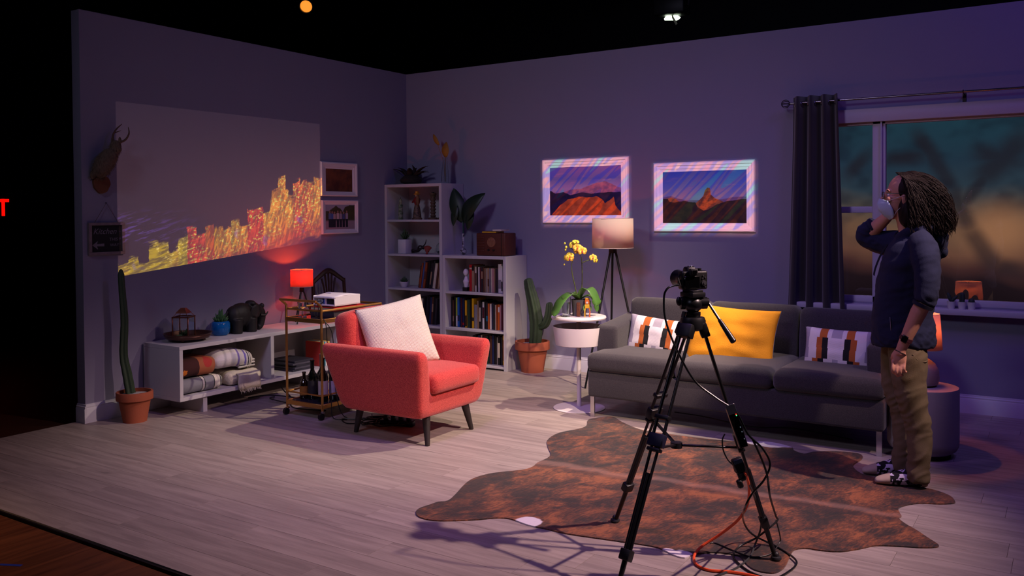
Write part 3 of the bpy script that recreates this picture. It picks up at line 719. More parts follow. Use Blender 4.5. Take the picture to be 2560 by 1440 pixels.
    b = B(); b.box((0, 0, .02), (.055, .06, .04), .004); obj('plinth', b, BLACKP, t)
    b = B(); b.lathe([(.02, .04), (.028, .075), (.034, .1), (.02, .125), (.014, .15)], 14); b.sph((0, -.004, .19), (.026, .03, .036)); b.sph((0, -.034, .186), (.006, .008, .01)); obj('head', b, mat('plaster_white', (214, 208, 214), .6), t)
    # leaf plant in a bottle vase on the low bookcase
    t = thing('vase', 'glass bulb vase with two big dark green leaves on the low bookcase', 'vase', (.915, -.22, 1.112))
    b = B(); b.sph((0, 0, .034), .034, 16, 10); b.lathe([(.012, .06), (.011, .12), (.010, .2), (.013, .215)], 12); obj('glass_body', b, mat('mottled_glass', (190, 190, 200), .12, col2=(28, 24, 30), vscale=45, spec=.8), t)
    b = B(); b.tube([(0, 0, .06), (0, 0, .25), (-.004, 0, .42)], [.006, .006, .004], 6, 3); obj('stem', b, mat('stem_teal', (34, 74, 66), .4), t)
    b = B(); leaf(b, (-.002, 0, .33), (-.13, .02, .68), .095, .03, .12, 12, (.3, -1, .2)); solid(obj('leaf', b, LEAFD, t), .002)
    b = B(); leaf(b, (0, 0, .33), (.30, -.03, .62), .10, .05, .15, 12, (0, -1, .3)); solid(obj('leaf', b, LEAFD, t), .002)
    b = B(); leaf(b, (-.06, -.02, .50), (-.095, -.04, .29), .05, .01, .1, 8, (0, -1, 0)); solid(obj('leaf', b, LEAFD, t), .002)
    b = B(); leaf(b, (.15, -.04, .46), (.10, -.06, .25), .055, .01, .1, 8, (0, -1, 0)); solid(obj('leaf', b, LEAFD, t), .002)
    # wooden radio
    t = thing('radio', 'old wooden table radio with a round carved grille on the low bookcase', 'radio', (1.335, -.245, 1.112))
    wm = mat('radio_walnut', (76, 34, 22), .5, var=.25, vscale=6, stretch=(1, 6, 6))
    b = B(); b.box((0, 0, .113), (.34, .2, .222), .01, 3); obj('case', b, wm, t)
    for k in range(6):
        b = B(); b.box((-.115, -.102, .05+k*.026), (.085, .01, .012), .003, 1); obj('slat', b, wm, t)
    b = B(); b.tube([(.01+.044*cos(a), -.101, .135+.044*sin(a)) for a in [k*2*pi/20 for k in range(20)]], .005, 6, closed=True); b.cyl((.01, -.1, .135), (.01, -.103, .135), .044, n=24)
    for k in range(3): b.box((.01+(k-1)*.024, -.103, .135), (.008, .008, .07), .002, 1)
    b.box((.01, -.103, .15), (.07, .008, .008), .002, 1); obj('dial_grille', b, mat('radio_dial', (126, 84, 58), .5), t)
    b = B(); b.cyl((-.02, -.1, .06), (-.02, -.112, .06), .010, n=14); obj('knob', b, BLACKP, t)
    b = B(); b.cyl((.04, -.1, .06), (.04, -.112, .06), .010, n=14); obj('knob', b, BLACKP, t)
    b = B(); b.box((.13, -.1005, .113), (.005, .003, .21)); obj('trim_groove', b, BLACKP, t)
    for (x, dx, c, lab, z, hh) in ((1.30, .17, 'navy', 'navy paperback lying on the wooden radio under a white one', 1.3365, .018), (1.395, .105, 'white', 'small white paperback lying on top of the wooden radio', 1.3555, .016)):
        t = thing('book', lab, 'book', (x, -.25, z)); b = B(); b.box((0, 0, hh-.001), (dx, .14, .002)); b.box((0, 0, .001), (dx, .14, .002)); b.box((0, .069, hh/2), (dx, .002, hh))
        obj('cover', b, book_mat(c), t, smooth=0); b = B(); b.box((0, -.001, hh/2), (dx-.004, .134, hh-.004)); obj('pages', b, book_mat('yellow') if c == 'navy' else PAGES, t, smooth=0)
bookcase_items()

# ------------------------------------------------------------------ console and what is on and in it
CX1, CY0, CY1, CZ0, CZ1 = .47, -3.24, -1.552, .12, .54
def build_console():
    t = thing('media_console', 'long low white open media console along the skyline wall', 'console', (0, 0, 0))
    x0 = .022; th = .03; xm = (x0+CX1)/2; D = CX1-x0
    b = B(); b.box((xm, (CY0+CY1)/2, CZ1-th/2), (D, CY1-CY0, th), .0015, 1); obj('top_panel', b, WHITE, t)
    b = B(); b.box((xm, (CY0+CY1)/2, CZ0+th/2), (D, CY1-CY0, th), .0015, 1); obj('bottom_panel', b, WHITE, t)
    for y in (CY0+th/2, CY1-th/2):
        b = B(); b.box((xm, y, (CZ0+CZ1)/2), (D, th, CZ1-CZ0-2*th), .001, 1); obj('side_panel', b, WHITE, t)
    b = B(); b.box((xm, -2.337, (CZ0+CZ1)/2), (D, .034, CZ1-CZ0-2*th), .001, 1); obj('divider', b, WHITE, t)
    b = B(); b.box((x0+.006, (CY0+CY1)/2, (CZ0+CZ1)/2), (.008, CY1-CY0-2*th, CZ1-CZ0-2*th)); obj('back_panel', b, WHITE, t, smooth=0)
    for y in (-3.0, -1.80):
        b = B(); b.box((xm, y, CZ0/2), (D-.04, .038, CZ0), .001, 1); obj('leg', b, WHITE, t)
build_console()
def softblock(c, d, bev, amp=.006, fs=9., seed=0, cuts=14):
    b = B(); b.box((0, 0, 0), d, bev, 3)
    bmesh.ops.subdivide_edges(b.bm, edges=[e for e in b.bm.edges if e.calc_length() > max(d)/6], cuts=5, use_grid_fill=True)
    for v in b.bm.verts:
        n = noise.noise_vector(v.co*fs+V((seed, seed*2, 0))); v.co += n*amp; v.co += V(c)
    return b
def stripes(name, pts, axis=1, rough=.9, bump=.5, bs=220, scale=1., off=0.):
    # woven cloth with bands: pts as a constant ramp over an object axis
    m, nt, bs_ = newmat(name); MATS[name] = m
    co = nt.node('ShaderNodeTexCoord').outputs['Object']; s = nt.sep(co)
    f = nt.math('ADD', nt.math('MULTIPLY', s[axis], scale), off)
    f = nt.math('ADD', f, nt.math('MULTIPLY', nt.math('SUBTRACT', nt.noise(co, 90, 2, .5), .5), .01))
    nt.set(bs_.inputs['Base Color'], nt.ramp(f, [(p, lin(c)) for p, c in pts], 'CONSTANT')); bs_.inputs['Roughness'].default_value = rough
    bn = nt.node('ShaderNodeBump'); bn.inputs['Strength'].default_value = bump; bn.inputs['Distance'].default_value = .003
    nt.set(bn.inputs['Height'], nt.noise(co, bs, 2, .6)); nt.set(bs_.inputs['Normal'], bn.outputs[0]); return m
def blankets():
    zb = CZ0+.03
    # plaid roll, bottom left
    pm = stripes('plaid_grey_wool', [(0, (120, 120, 128)), (.52, (20, 24, 28)), (.535, (196, 192, 184)), (.575, (20, 24, 28)), (.59, (122, 122, 130)), (.78, (24, 34, 34)), (.795, (204, 198, 184)), (.90, (20, 36, 34)), (.915, (150, 150, 146)), (.93, (24, 32, 34)), (.945, (190, 186, 176))], 1, scale=2.3, off=.5)
    t = thing('folded_blanket', 'grey plaid wool blanket with cream and black bands, folded at the bottom of the console', 'blanket', (.255, -3.02, zb), 0, 'blankets folded in the console')
    b = softblock((0, 0, .063), (.36, .40, .118), .055, .006, 7, 1); obj('cloth', b, pm, t, smooth=180)
    b = softblock((.01, .175, .062), (.34, .06, .105), .05, .008, 12, 3); obj('fold', b, pm, t, smooth=180)
    t = thing('folded_blanket', 'brown and rust embroidered blanket folded on top of the grey plaid one', 'blanket', (.255, -3.04, zb+.126), 0, 'blankets folded in the console')
    m, nt, bs_ = newmat('rust_embroidered_cloth'); MATS['rust_embroidered_cloth'] = m
    co = nt.node('ShaderNodeTexCoord').outputs['Object']; s = nt.sep(co)
    base = nt.mix(nt.step(s[1], .0, .004), lin((58, 22, 22)), lin((150, 84, 54)))
    def disc(y, z, r, c, pr):
        d = nt.math('SQRT', nt.math('ADD', nt.math('POWER', nt.math('SUBTRACT', s[1], y), 2.), nt.math('POWER', nt.math('SUBTRACT', s[2], z), 2.)))
        d = nt.math('ADD', d, nt.math('MULTIPLY', nt.math('SUBTRACT', nt.noise(co, 60, 1, .5), .5), .02)); return nt.mix(nt.step(d, r, r-.004), pr, lin(c))
    base = disc(-.125, .05, .022, (200, 110, 30), base); base = disc(.085, .105, .042, (160, 48, 44), base)
    nt.set(bs_.inputs['Base Color'], base); bs_.inputs['Roughness'].default_value = .95
    b = softblock((0, 0, .073), (.37, .37, .142), .065, .008, 6, 5); obj('cloth', b, m, t, smooth=180)
    # cream knit throw with fringe, bottom right, hanging over the edge
    km = mat('cream_knit_throw', (206, 196, 176), .95, var=.12, vscale=40, bump=.9, bscale=110)
    t = thing('knitted_throw', 'cream knitted throw with a fringed end hanging over the console edge', 'blanket', (.25, -2.60, zb), 0, 'blankets folded in the console')
    b = softblock((0, 0, .058), (.40, .30, .112), .045, .009, 9, 7); obj('cloth', b, km, t, smooth=180)
    b = B()
    b.grid(12, 8, lambda u, v: V((.195+.042*sin(v*1.6)+.006*sin(u*9), -.10+u*.22+.01*sin(v*6), .095-.115*v*v-.01*v)))
    solid(obj('hanging_end', b, km, t, smooth=180), .012)
    b = B()
    for k in range(22):
        y = -.095+k*.0098; l = .02+.018*rnd.random()
        b.tube([(.238, y, -.028), (.242+.01*rnd.random(), y+.004*rnd.random(), -.028-l)], [.0035, .001], 5)
    obj('fringe', b, km, t)
    t = thing('folded_blanket', 'white and violet striped serape blanket folded on top of the cream knitted throw', 'blanket', (.24, -2.66, zb+.118), 0, 'blankets folded in the console')
    sm = stripes('serape_stripes', [(0, (206, 200, 206)), (.30, (196, 190, 204)), (.36, (210, 206, 206)), (.41, (120, 104, 176)), (.45, (206, 200, 208)), (.50, (214, 208, 208)), (.56, (110, 96, 186)), (.60, (206, 200, 206)), (.64, (24, 28, 34)), (.66, (208, 204, 200)), (.69, (24, 28, 34)), (.70, (206, 198, 190)), (.80, (160, 24, 32)), (.86, (200, 190, 180))], 1, scale=2.2, off=.42)
    b = softblock((0, -.02, .082), (.38, .40, .150), .07, .013, 6, 11)
    for v in b.bm.verts: v.co.z -= max(0, (v.co.y-.0)*.25); v.co.z += .02
    obj('cloth', b, sm, t, smooth=180)
    for k in range(3):
        b = softblock((.165, .10, .02+k*.024), (.03, .16, .018), .008, .004, 10, 20+k); obj('fold', b, stripes('serape_edge', [(0, (208, 204, 196)), (.45, (24, 28, 32)), (.55, (206, 200, 192))], 2, scale=9, off=.2) if k == 0 else MATS['serape_edge'], t, smooth=180)
blankets()
def console_contents():
    mg = mat('magazine_grey', (72, 70, 82), .5, var=.15, vscale=8)
    for k in range(5):
        b = B(); b.box((0, 0, .009), (.30-.006*(k % 2), .235-.01*(k % 3), .017), .001, 1)
        tag(obj('magazine', b, mg if k % 2 else mat('magazine_dark', (44, 44, 56), .45), None, (.235+.006*(k % 2), -1.91+.006*(k % 3), CZ0+.0305+k*.0182), rz=.04*(k % 3)-.03),
            ['dark magazine at the bottom of the console stack', 'grey magazine second from the bottom of the console stack', 'dark magazine in the middle of the console stack', 'grey magazine second from the top of the console stack', 'dark magazine on top of the console stack'][k], 'magazine', 'magazines stacked in the console')
    cols = [((200, 60, 50), 'red'), ((230, 190, 70), 'yellow'), ((60, 150, 170), 'teal'), ((225, 220, 210), 'white'), ((225, 130, 50), 'orange'), ((240, 220, 120), 'pale yellow')]
    for k, (c, nm) in enumerate(cols):
        b = B(); b.box((0, 0, .11), (.20, .016, .22), .001, 1)
        tag(obj('record_sleeve', b, mat('sleeve_%d' % k, c, .5), None, (.30, -1.70+k*.0185, CZ0+.0305)), '%s record sleeve standing in the right bay of the console' % nm, 'record', 'record sleeves in the console')
    # tray, lantern, air plants
    tm = mat('aged_copper', (86, 58, 50), .4, .8, var=.3, vscale=12)
    ty, tx = -2.99, .235
    t = thing('tray', 'round dark copper tray on small feet on the console', 'tray', (tx, ty, CZ1))
    b = B(); b.shell([(.002, .026), (.160, .022), (.172, .034), (.182, .06), (.186, .062)], .005, 40); b.tube([(.176*cos(a), .176*sin(a), .046) for a in [k*2*pi/40 for k in range(40)]], .003, 5, closed=True); obj('dish', b, tm, t)
    for k in range(4):
        a = k*pi/2+.6; b = B(); b.sph((.12*cos(a), .12*sin(a), .012), (.016, .016, .0118)); obj('foot', b, tm, t)
    t = thing('lantern', 'open copper-framed glass lantern standing in the round tray', 'lantern', (tx-.01, ty-.03, CZ1+.027))
    cm = mat('copper_bright', (150, 92, 76), .3, .9, var=.2, vscale=20)
    hw, hh = .062, .165; M45 = Matrix.Rotation(.5, 4, 'Z')
    for sx in (-1, 1):
        for sy in (-1, 1): b = B(); b.M = M45; b.box((sx*hw, sy*hw, hh/2), (.009, .009, hh), .001, 1); obj('post', b, cm, t)
    b = B(); b.M = M45
    for z in (.005, hh):
        b = B(); b.M = M45
        for s in (-1, 1): b.box((s*hw, 0, z), (.010, 2*hw+.01, .010)); b.box((0, s*hw, z), (2*hw+.01, .010, .010))
        obj('frame', b, cm, t, smooth=0)
    b = B(); b.M = M45
    for s in (-1, 1): b.box((s*hw, 0, hh/2), (.002, 2*hw-.012, hh-.014)); b.box((0, s*hw, hh/2), (2*hw-.012, .002, hh-.014))
    obj('pane', b, GLASS, t, smooth=0)
    for sx in (-1, 1):
        for sy in (-1, 1): b = B(); b.M = M45; b.cyl((sx*hw, sy*hw, hh), (sx*.03, sy*.03, hh+.045), .002, n=5); obj('hip_wire', b, cm, t)
    b = B(); b.M = Matrix.Rotation(.5+pi/4, 4, 'Z'); b.lathe([(.064, hh+.030), (.060, hh+.036), (.030, hh+.064), (.022, hh+.070)], 4); obj('cap', b, cm, t, smooth=20)
    t = thing('air_plant', 'spiky air plant growing inside the copper lantern', 'plant', (tx-.01, ty-.03, CZ1+.032)); b = B(); rosette(b, (0, 0, .002), .042, 11, .05, .006, 2); obj('leaves', b, SUCC, t); b = B(); b.sph((0, 0, .006), (.014, .014, .0075)); obj('root_base', b, SUCC, t)
    t = thing('air_plant', 'small dark air plant on the rim side of the round tray', 'plant', (tx+.055, ty-.12, CZ1+.028)); b = B(); rosette(b, (0, 0, .002), .035, 9, .03, .006, 2); obj('leaves', b, SUCC, t); b = B(); b.sph((0, 0, .006), (.012, .012, .0075)); obj('root_base', b, SUCC, t)
    # blue glass pot with succulent
    bl = mat('blue_bubble_glass', (24, 110, 190), .1, trans=.45, ior=1.4, var=.4, vscale=40, bump=.3, bscale=70)
    t = thing('potted_succulent', 'green succulent in a cobalt blue bubble glass pot beside the elephant', 'potted plant', (.21, -2.655, CZ1))
    b = B(); b.shell([(.001, .004), (.055, .003), (.07, .02), (.076, .06), (.074, .10), (.066, .112), (.06, .116)], .006, 32); obj('pot', b, bl, t)
    b = B(); b.lathe([(.064, .02), (.066, .09), (.06, .095), (.001, .097)], 20); obj('soil', b, mat('blue_sand', (30, 70, 120), .8), t)
    b = B(); rosette(b, (0, 0, .095), .065, 11, .075, .012, 3); obj('leaves', b, mat('aloe_green', (54, 92, 56), .5, var=.2, vscale=20), t)
    # elephant
    em = mat('black_carved_wood', (13, 12, 13), .6, var=.3, vscale=30, bump=.35, bscale=60)
    b = B(); b.sph((0, -.02, .135), (.075, .115, .092), 20, 14); b.sph((0, .10, .155), (.06, .062, .068)); b.sph((0, -.09, .13), (.066, .06, .08))
    for y in (-.09, .05):
        for x in (-.04, .04): b.cyl((x, y, 0), (x, y, .11), .041, .045, 14)
    b.tube([(0, .14, .17), (.0, .178, .13), (.0, .182, .08), (0, .166, .03), (0, .14, .02)], [.042, .038, .033, .028, .022], 12, 3)
    b.sph((0, .075, .215), (.05, .035, .025))
    t = thing('elephant_statue', 'black carved wooden elephant statue standing on the console', 'statue', (.215, -2.43, CZ1)); t.scale = (1.1, 1.08, 1.1)
    link_mesh('body', remeshed(b, .006, 4), em, t)
    for s in (-1, 1):
        b = B(); b.sph((s*.066, .06, .155), (.012, .042, .056), 14, 10, (0, s*.25, 0)); obj('ear', b, mat('ear_wood', (24, 22, 24), .55, var=.2, vscale=20), t)
        b = B(); b.tube([(s*.03, .15, .12), (s*.04, .19, .115), (s*.042, .215, .14)], [.011, .009, .004], 8, 2); obj('tusk', b, em, t)
    b = B(); b.sph((0, .19, .185), (.02, .018, .022)); obj('forehead_knob', b, em, t)
    b = B(); b.tube([(0, -.145, .17), (0, -.165, .13), (0, -.16, .08)], [.009, .007, .005], 7, 2); obj('tail', b, em, t)
console_contents()

# ------------------------------------------------------------------ terracotta cacti
def pot_shape(b, rb, rt, h):
    k = rt/.13
    b.shell([(.002, .006), (rb, 0), (rb, .004), (rt*.86, h*.72), (rt*.86, h*.73), (rt, h*.74), (rt, h*.985), (rt*.98, h)], .014*k, 36)
def ribbed(b, path, rad, ribs=5, depth=.22, n=40, sub=6):
    pts = [V(p) for p in path]; P, R = [], []
    m = len(pts); g = lambda i: pts[max(0, min(m-1, i))]
    for i in range(m-1):
        a, q, c, d = g(i-1), g(i), g(i+1), g(i+2)
        for k in range(sub):
            t = k/sub; P.append(.5*((2*q)+(c-a)*t+(2*a-5*q+4*c-d)*t*t+(3*q-a-3*c+d)*t**3)); R.append(rad[i]*(1-t)+rad[i+1]*t)
    P.append(pts[-1]); R.append(rad[-1]); x = V((1, 0, 0)); rings = []
    for i, p in enumerate(P):
        d = (P[min(i+1, len(P)-1)]-P[max(i-1, 0)]).normalized(); x = (x-d*x.dot(d)).normalized(); y = d.cross(x)
        rings.append([b._v(p+(x*cos(2*pi*k/n)+y*sin(2*pi*k/n))*R[i]*(1-depth*.5+depth*.5*cos(ribs*2*pi*k/n)+.02*sin(i*2.1))) for k in range(n)])
    b.skin(rings)
CACT = mat('cactus_skin', (44, 62, 40), .65, var=.25, vscale=14, bump=.4, bscale=60)
def cacti():
    t = thing('potted_cactus', 'tall slender column cactus in a terracotta pot by the wall end', 'potted cactus', (.255, -3.475, 0))
    b = B(); pot_shape(b, .084, .130, .225); obj('pot', b, TERRA, t)
    b = B(); b.lathe([(.10, .17), (.108, .2), (.05, .206), (.001, .212)], 24); obj('gravel', b, GRAVEL, t)
    b = B(); ribbed(b, [(-.03, -.01, .19), (-.06, -.02, .35), (-.085, -.03, .5), (-.075, -.025, .75), (-.08, -.035, .95), (-.085, -.04, 1.09), (-.085, -.04, 1.135)], [.038, .036, .031, .029, .026, .024, .006], 5, .3); obj('stem', b, CACT, t)
    t = thing('potted_cactus', 'thick two-armed cactus in a terracotta pot beside the low bookcase', 'potted cactus', (1.735, -.225, 0))
    b = B(); pot_shape(b, .108, .168, .295); obj('pot', b, TERRA, t)
    b = B(); b.lathe([(.13, .22), (.143, .262), (.06, .27), (.001, .272)], 24); obj('gravel', b, GRAVEL, t)
    b = B(); ribbed(b, [(.03, 0, .25), (.045, 0, .36), (.05, 0, .5), (.02, .0, .66), (-.02, 0, .8), (-.04, 0, .88), (-.045, 0, .90)], [.06, .066, .07, .066, .054, .046, .012], 5, .32); obj('stem', b, CACT, t)
    b = B(); ribbed(b, [(.09, 0, .44), (.15, -.01, .47), (.19, -.01, .56), (.20, -.01, .66), (.2, -.01, .68)], [.035, .042, .042, .034, .008], 5, .32); obj('arm', b, CACT, t)
cacti()
# ------------------------------------------------------------------ bar cart and what it carries
def build_cart():
    X0, X1, Y0, Y1 = 1.062, 1.436, -2.72, -2.06
    t = thing('bar_cart', 'brass bar cart with two shelves on casters beside the red armchair', 'cart', (0, 0, 0))
    r = .0095
    for x in (X0, X1):
        for y in (Y0, Y1):
            b = B(); b.cyl((x, y, .065), (x, y, .845 if y == Y0 else .815), r, n=10); obj('post', b, BRASS, t)
            b = B()
            b.tube([(x, y, .07), (x, y, .05)], .007, 8); b.box((x, y+.004, .052), (.022, .028, .012), .002, 1); cw = obj('caster', b, CHROME if y == Y0 and x == X1 else BRASS, t)
            b = B(); b.cyl((x-.011, y-.012, .026), (x+.011, y-.012, .026), .0255, n=20); obj('wheel', b, mat('caster_tyre', (22, 20, 22), .35), cw)
    def frame(z, rr, name):
        b = B(); b.tube([(X0, Y0, z), (X1, Y0, z), (X1, Y1, z), (X0, Y1, z)], rr, 6, closed=True); return obj(name, b, BRASS, t)
    frame(.812, .0085, 'top_rail'); frame(.178, .0075, 'lower_rail')
    for z, nm in ((.735, 'upper_shelf'), (.097, 'lower_shelf')):
        b = B()
        for x in (X0, X1): b.box((x, (Y0+Y1)/2, z), (.016, Y1-Y0+.016, .032), .002, 1)
        for y in (Y0, Y1): b.box(((X0+X1)/2, y, z), (X1-X0+.016, .016, .032), .002, 1)
        sh = obj(nm, b, BRASS, t)
        b = B(); b.box(((X0+X1)/2, (Y0+Y1)/2, z+.006), (X1-X0-.012, Y1-Y0-.012, .006)); obj('glass_plate', b, mat('smoked_glass', (46, 42, 52), .08, spec=.7), sh, smooth=0)
    b = B(); b.tube([(X0, Y0, .84), (X0, Y0-.012, .855), (X0, Y0-.058, .888)], r, 8); b.tube([(X1, Y0, .84), (X1, Y0-.012, .855), (X1, Y0-.058, .888)], r, 8)
    b.tube([(X0-.004, Y0-.058, .889), (X1+.004, Y0-.058, .889)], .0098, 8); obj('handle', b, BRASS, t)
    zs = .7445
    # stack under the projector
    b = B(); b.box((0, 0, .026), (.25, .33, .052), .002, 1)
    tag(obj('game_box', b, mat('grey_box', (58, 52, 60), .6), None, (1.292, -2.405, zs)), 'flat grey box lying on the upper shelf of the bar cart', 'box')
    t2 = thing('book', 'red hardback lying flat under the white projector', 'book', (1.298, -2.405, zs+.0525), 0)
    b = B(); b.box((0, 0, .0235), (.262, .345, .003)); b.box((0, 0, .0015), (.262, .345, .003)); b.box((-.129, 0, .0125), (.003, .345, .025)); obj('cover', b, mat('cover_red', (176, 22, 30)), t2, smooth=0)
    b = B(); b.box((.002, 0, .0125), (.25, .335, .0188)); obj('pages', b, PAGES, t2, smooth=0)
    # projector
    t = thing('video_projector', 'white video projector with its port panel open on the bar cart', 'projector', (1.298, -2.415, zs+.079))
    pw = mat('projector_white', (226, 222, 220), .4)
    W2, L2, H2 = .115, .142, .088
    def pj(u, v):  # curved lid
        x = -W2+2*W2*u; y = -L2+2*L2*v; return V((x, y, H2-.010+.018*(1-(2*v-1)**2)-.006*abs(2*u-1)**3))
    b = B()
    b.box((W2-.004, 0, H2/2+.002), (.008, 2*L2, H2-.016), .003, 1); b.box((-W2+.004, 0, H2/2+.002), (.008, 2*L2, H2-.016), .003, 1)
    b.box((0, L2-.004, H2/2+.002), (2*W2, .008, H2-.016), .003, 1); b.box((0, 0, .012), (2*W2, 2*L2, .012), .003, 1)
    b.box((0, -L2+.006, H2-.018), (2*W2, .012, .012), .003, 1); b.box((0, -L2+.05, H2/2), (2*W2-.01, .01, H2-.02))
    obj('body', b, pw, t)
    b = B(); b.grid(10, 14, pj); solid(obj('lid', b, pw, t), .012, -1)
    b = B(); b.box((-.045, -.03, H2+.011), (.06, .04, .003), .001, 1); obj('control_panel', b, mat('panel_lilac', (200, 192, 214), .4), t)
    for x, w_, c, nm in ((-.06, .05, (180, 185, 200), 'port_block'), (-.012, .03, (20, 60, 190), 'port_block'), (.045, .055, (30, 32, 40), 'port_block')):
        b = B(); b.box((x, -L2+.035, .042), (w_, .025, .045), .003, 1); obj(nm, b, mat('port_%d' % c[0], c, .4), t)
    b = B(); b.box((.012, -L2+.012, .042), (.006, .02, .06)); obj('port_divider', b, pw, t, smooth=0)
    for sx in (-1, 1):
        for sy in (-1, 1):
            b = B(); b.cyl((sx*.09, sy*.11, 0), (sx*.09, sy*.11, .008), .012, n=12); obj('foot', b, BLACKP, t)
    b = B(); b.cyl((.03, L2-.01, .045), (.03, L2+.012, .045), .03, .026, 24); obj('lens_barrel', b, BLACKP, t)
    b = B(); b.tube([(1.25, -2.53, zs+.12), (1.255, -2.60, zs+.11), (1.30, -2.66, zs+.03), (1.40, -2.705, zs+.012), (1.455, -2.70, .735), (1.462, -2.69, .6), (1.455, -2.685, .45), (1.47, -2.67, .3), (1.47, -2.66, .12), (1.49, -2.66, .008), (1.6, -2.63, .007)], .0035, 6, 5)
    tag(obj('power_cable', b, CABLE), 'thin black cable running from the projector down past the bar cart', 'cable', 'black cables')
    b = B(); b.tube([(1.27, -2.53, zs+.115), (1.28, -2.58, zs+.09), (1.33, -2.66, zs+.015), (1.43, -2.69, zs-.005), (1.468, -2.65, .66), (1.482, -2.64, .52), (1.476, -2.62, .38), (1.478, -2.62, .2), (1.52, -2.58, .01), (1.7, -2.52, .006), (1.9, -2.5, .006)], .0035, 6, 5)
    tag(obj('video_cable', b, CABLE), 'black video cable hanging between the projector and the armchair', 'cable', 'black cables')
    # bottles on the lower shelf
    zl = .1075
    gdk = mat('dark_bottle_glass', (10, 14, 12), .06, spec=.9)
    gbr = mat('brown_bottle_glass', (32, 14, 8), .07, spec=.9)
    def bottle(x, y, h, r, gm, lc, label, foil=None, neck=.35):
        t = thing('bottle', label, 'bottle', (x, y, zl), 0, 'bottles on the bar cart')
        hs = h*(1-neck)
        b = B(); b.lathe([(r*.9, 0), (r, .006), (r, hs*.86), (r*.92, hs*.95), (r*.5, hs*1.1), (r*.38, hs*1.18), (r*.36, h-.012), (r*.44, h-.01), (r*.44, h)], 20); obj('glass', b, gm, t)
        if lc:
            b = B(); b.lathe([(r+.0006, hs*.22), (r+.0008, hs*.24), (r+.0008, hs*.72), (r+.0006, hs*.74)], 20, cap=False); obj('paper_label', b, mat('label_%d_%d' % lc[:2], lc, .6, var=.25, vscale=30), t)
        if foil:
            b = B(); b.lathe([(r*.42, hs*1.2), (r*.40, h-.012), (r*.48, h-.008), (r*.48, h+.001), (.001, h+.002)], 16); obj('foil', b, mat('foil_%d_%d' % foil[:2], foil, .3, .5), t)
    bottle(1.12, -2.60, .205, .034, gbr, (150, 100, 40), 'short brown bottle with an amber label, nearest the open end of the cart')
    bottle(1.19, -2.58, .30, .037, gdk, (40, 36, 40), 'dark wine bottle with a black label and black capsule', (16, 16, 18))
    bottle(1.20, -2.49, .335, .041, gdk, (120, 110, 110), 'champagne bottle with a pink foil neck', (150, 110, 116), .42)
    bottle(1.325, -2.60, .33, .037, gdk, (190, 172, 180), 'tall green-black wine bottle with a pale crest label behind the cart post', None)
    bottle(1.36, -2.52, .315, .038, gdk, (176, 160, 186), 'dark wine bottle with a lilac label beside the armchair', (30, 12, 16))
    bottle(1.27, -2.42, .29, .038, gbr, (190, 150, 70), 'brown liquor bottle standing behind the wine bottles', (180, 160, 90), .3)
    b = B(); b.lathe([(.032, 0), (.034, .004), (.034, .012), (.004, .014), (.004, .05), (.03, .07), (.036, .11), (.034, .115)], 18)
    tag(obj('cocktail_glass', b, GLASS, None, (1.13, -2.62, zs-.0005)), 'clear stemmed glass standing on the upper shelf of the cart', 'glass')
    # tangle of cables and power strips on the floor
    for k in range(5):
        a = k*1.3; pts = []
        cx, cy = (1.72+.07*k, -2.62+.05*(k % 3))
        for j in range(9):
            q = a+j*.9; rr = .10+.05*sin(j*1.7+k); pts.append((cx+rr*cos(q)*1.3, cy+rr*.7*sin(q), .006+.007*(k+1)*(.5+.5*sin(j*2.1+k))))
        b = B(); b.tube(pts, .0042, 6, 5); tag(obj('coiled_cable', b, CABLE), ['coil of black cable beside the bar cart casters', 'second coil of black cable next to the cart, under the armchair edge', 'coil of black cable by the rear armchair leg', 'coil of black cable touching the power strip', 'coil of black cable deepest under the armchair seat'][k], 'cable', 'cable loops under the armchair')
    t = thing('power_strip', 'dark power strip with plugs lying on the floor under the armchair', 'power strip', (2.02, -2.55, 0), .3)
    b = B(); b.box((0, 0, .02), (.26, .055, .04), .006); obj('housing', b, mat('blue_black_plastic', (14, 18, 40), .3), t)
    for k in range(4): b = B(); b.box((-.09+k*.06, 0, .055), (.032, .035, .03), .005); obj('plug', b, BLACKP, t)
    for k, pts in enumerate(([(.5, -2.35, .006), (.62, -2.5, .03), (.8, -2.48, .012), (.95, -2.42, .006), (1.2, -2.36, .006)], [(.42, -2.2, .05), (.55, -2.28, .04), (.72, -2.36, .02), (.86, -2.50, .006), (1.0, -2.56, .006), (1.25, -2.5, .006)], [(.35, -2.5, .006), (.5, -2.42, .03), (.7, -2.3, .01), (1.0, -2.28, .006)])):
        b = B(); b.tube(pts, .005, 6, 6); tag(obj('floor_cable', b, CABLE), ['black cable hugging the floor from console to cart', 'black cable sagging out from behind the console leg', 'black cable lying straight under the console towards the cart'][k], 'cable', 'cables under the console')
build_cart()

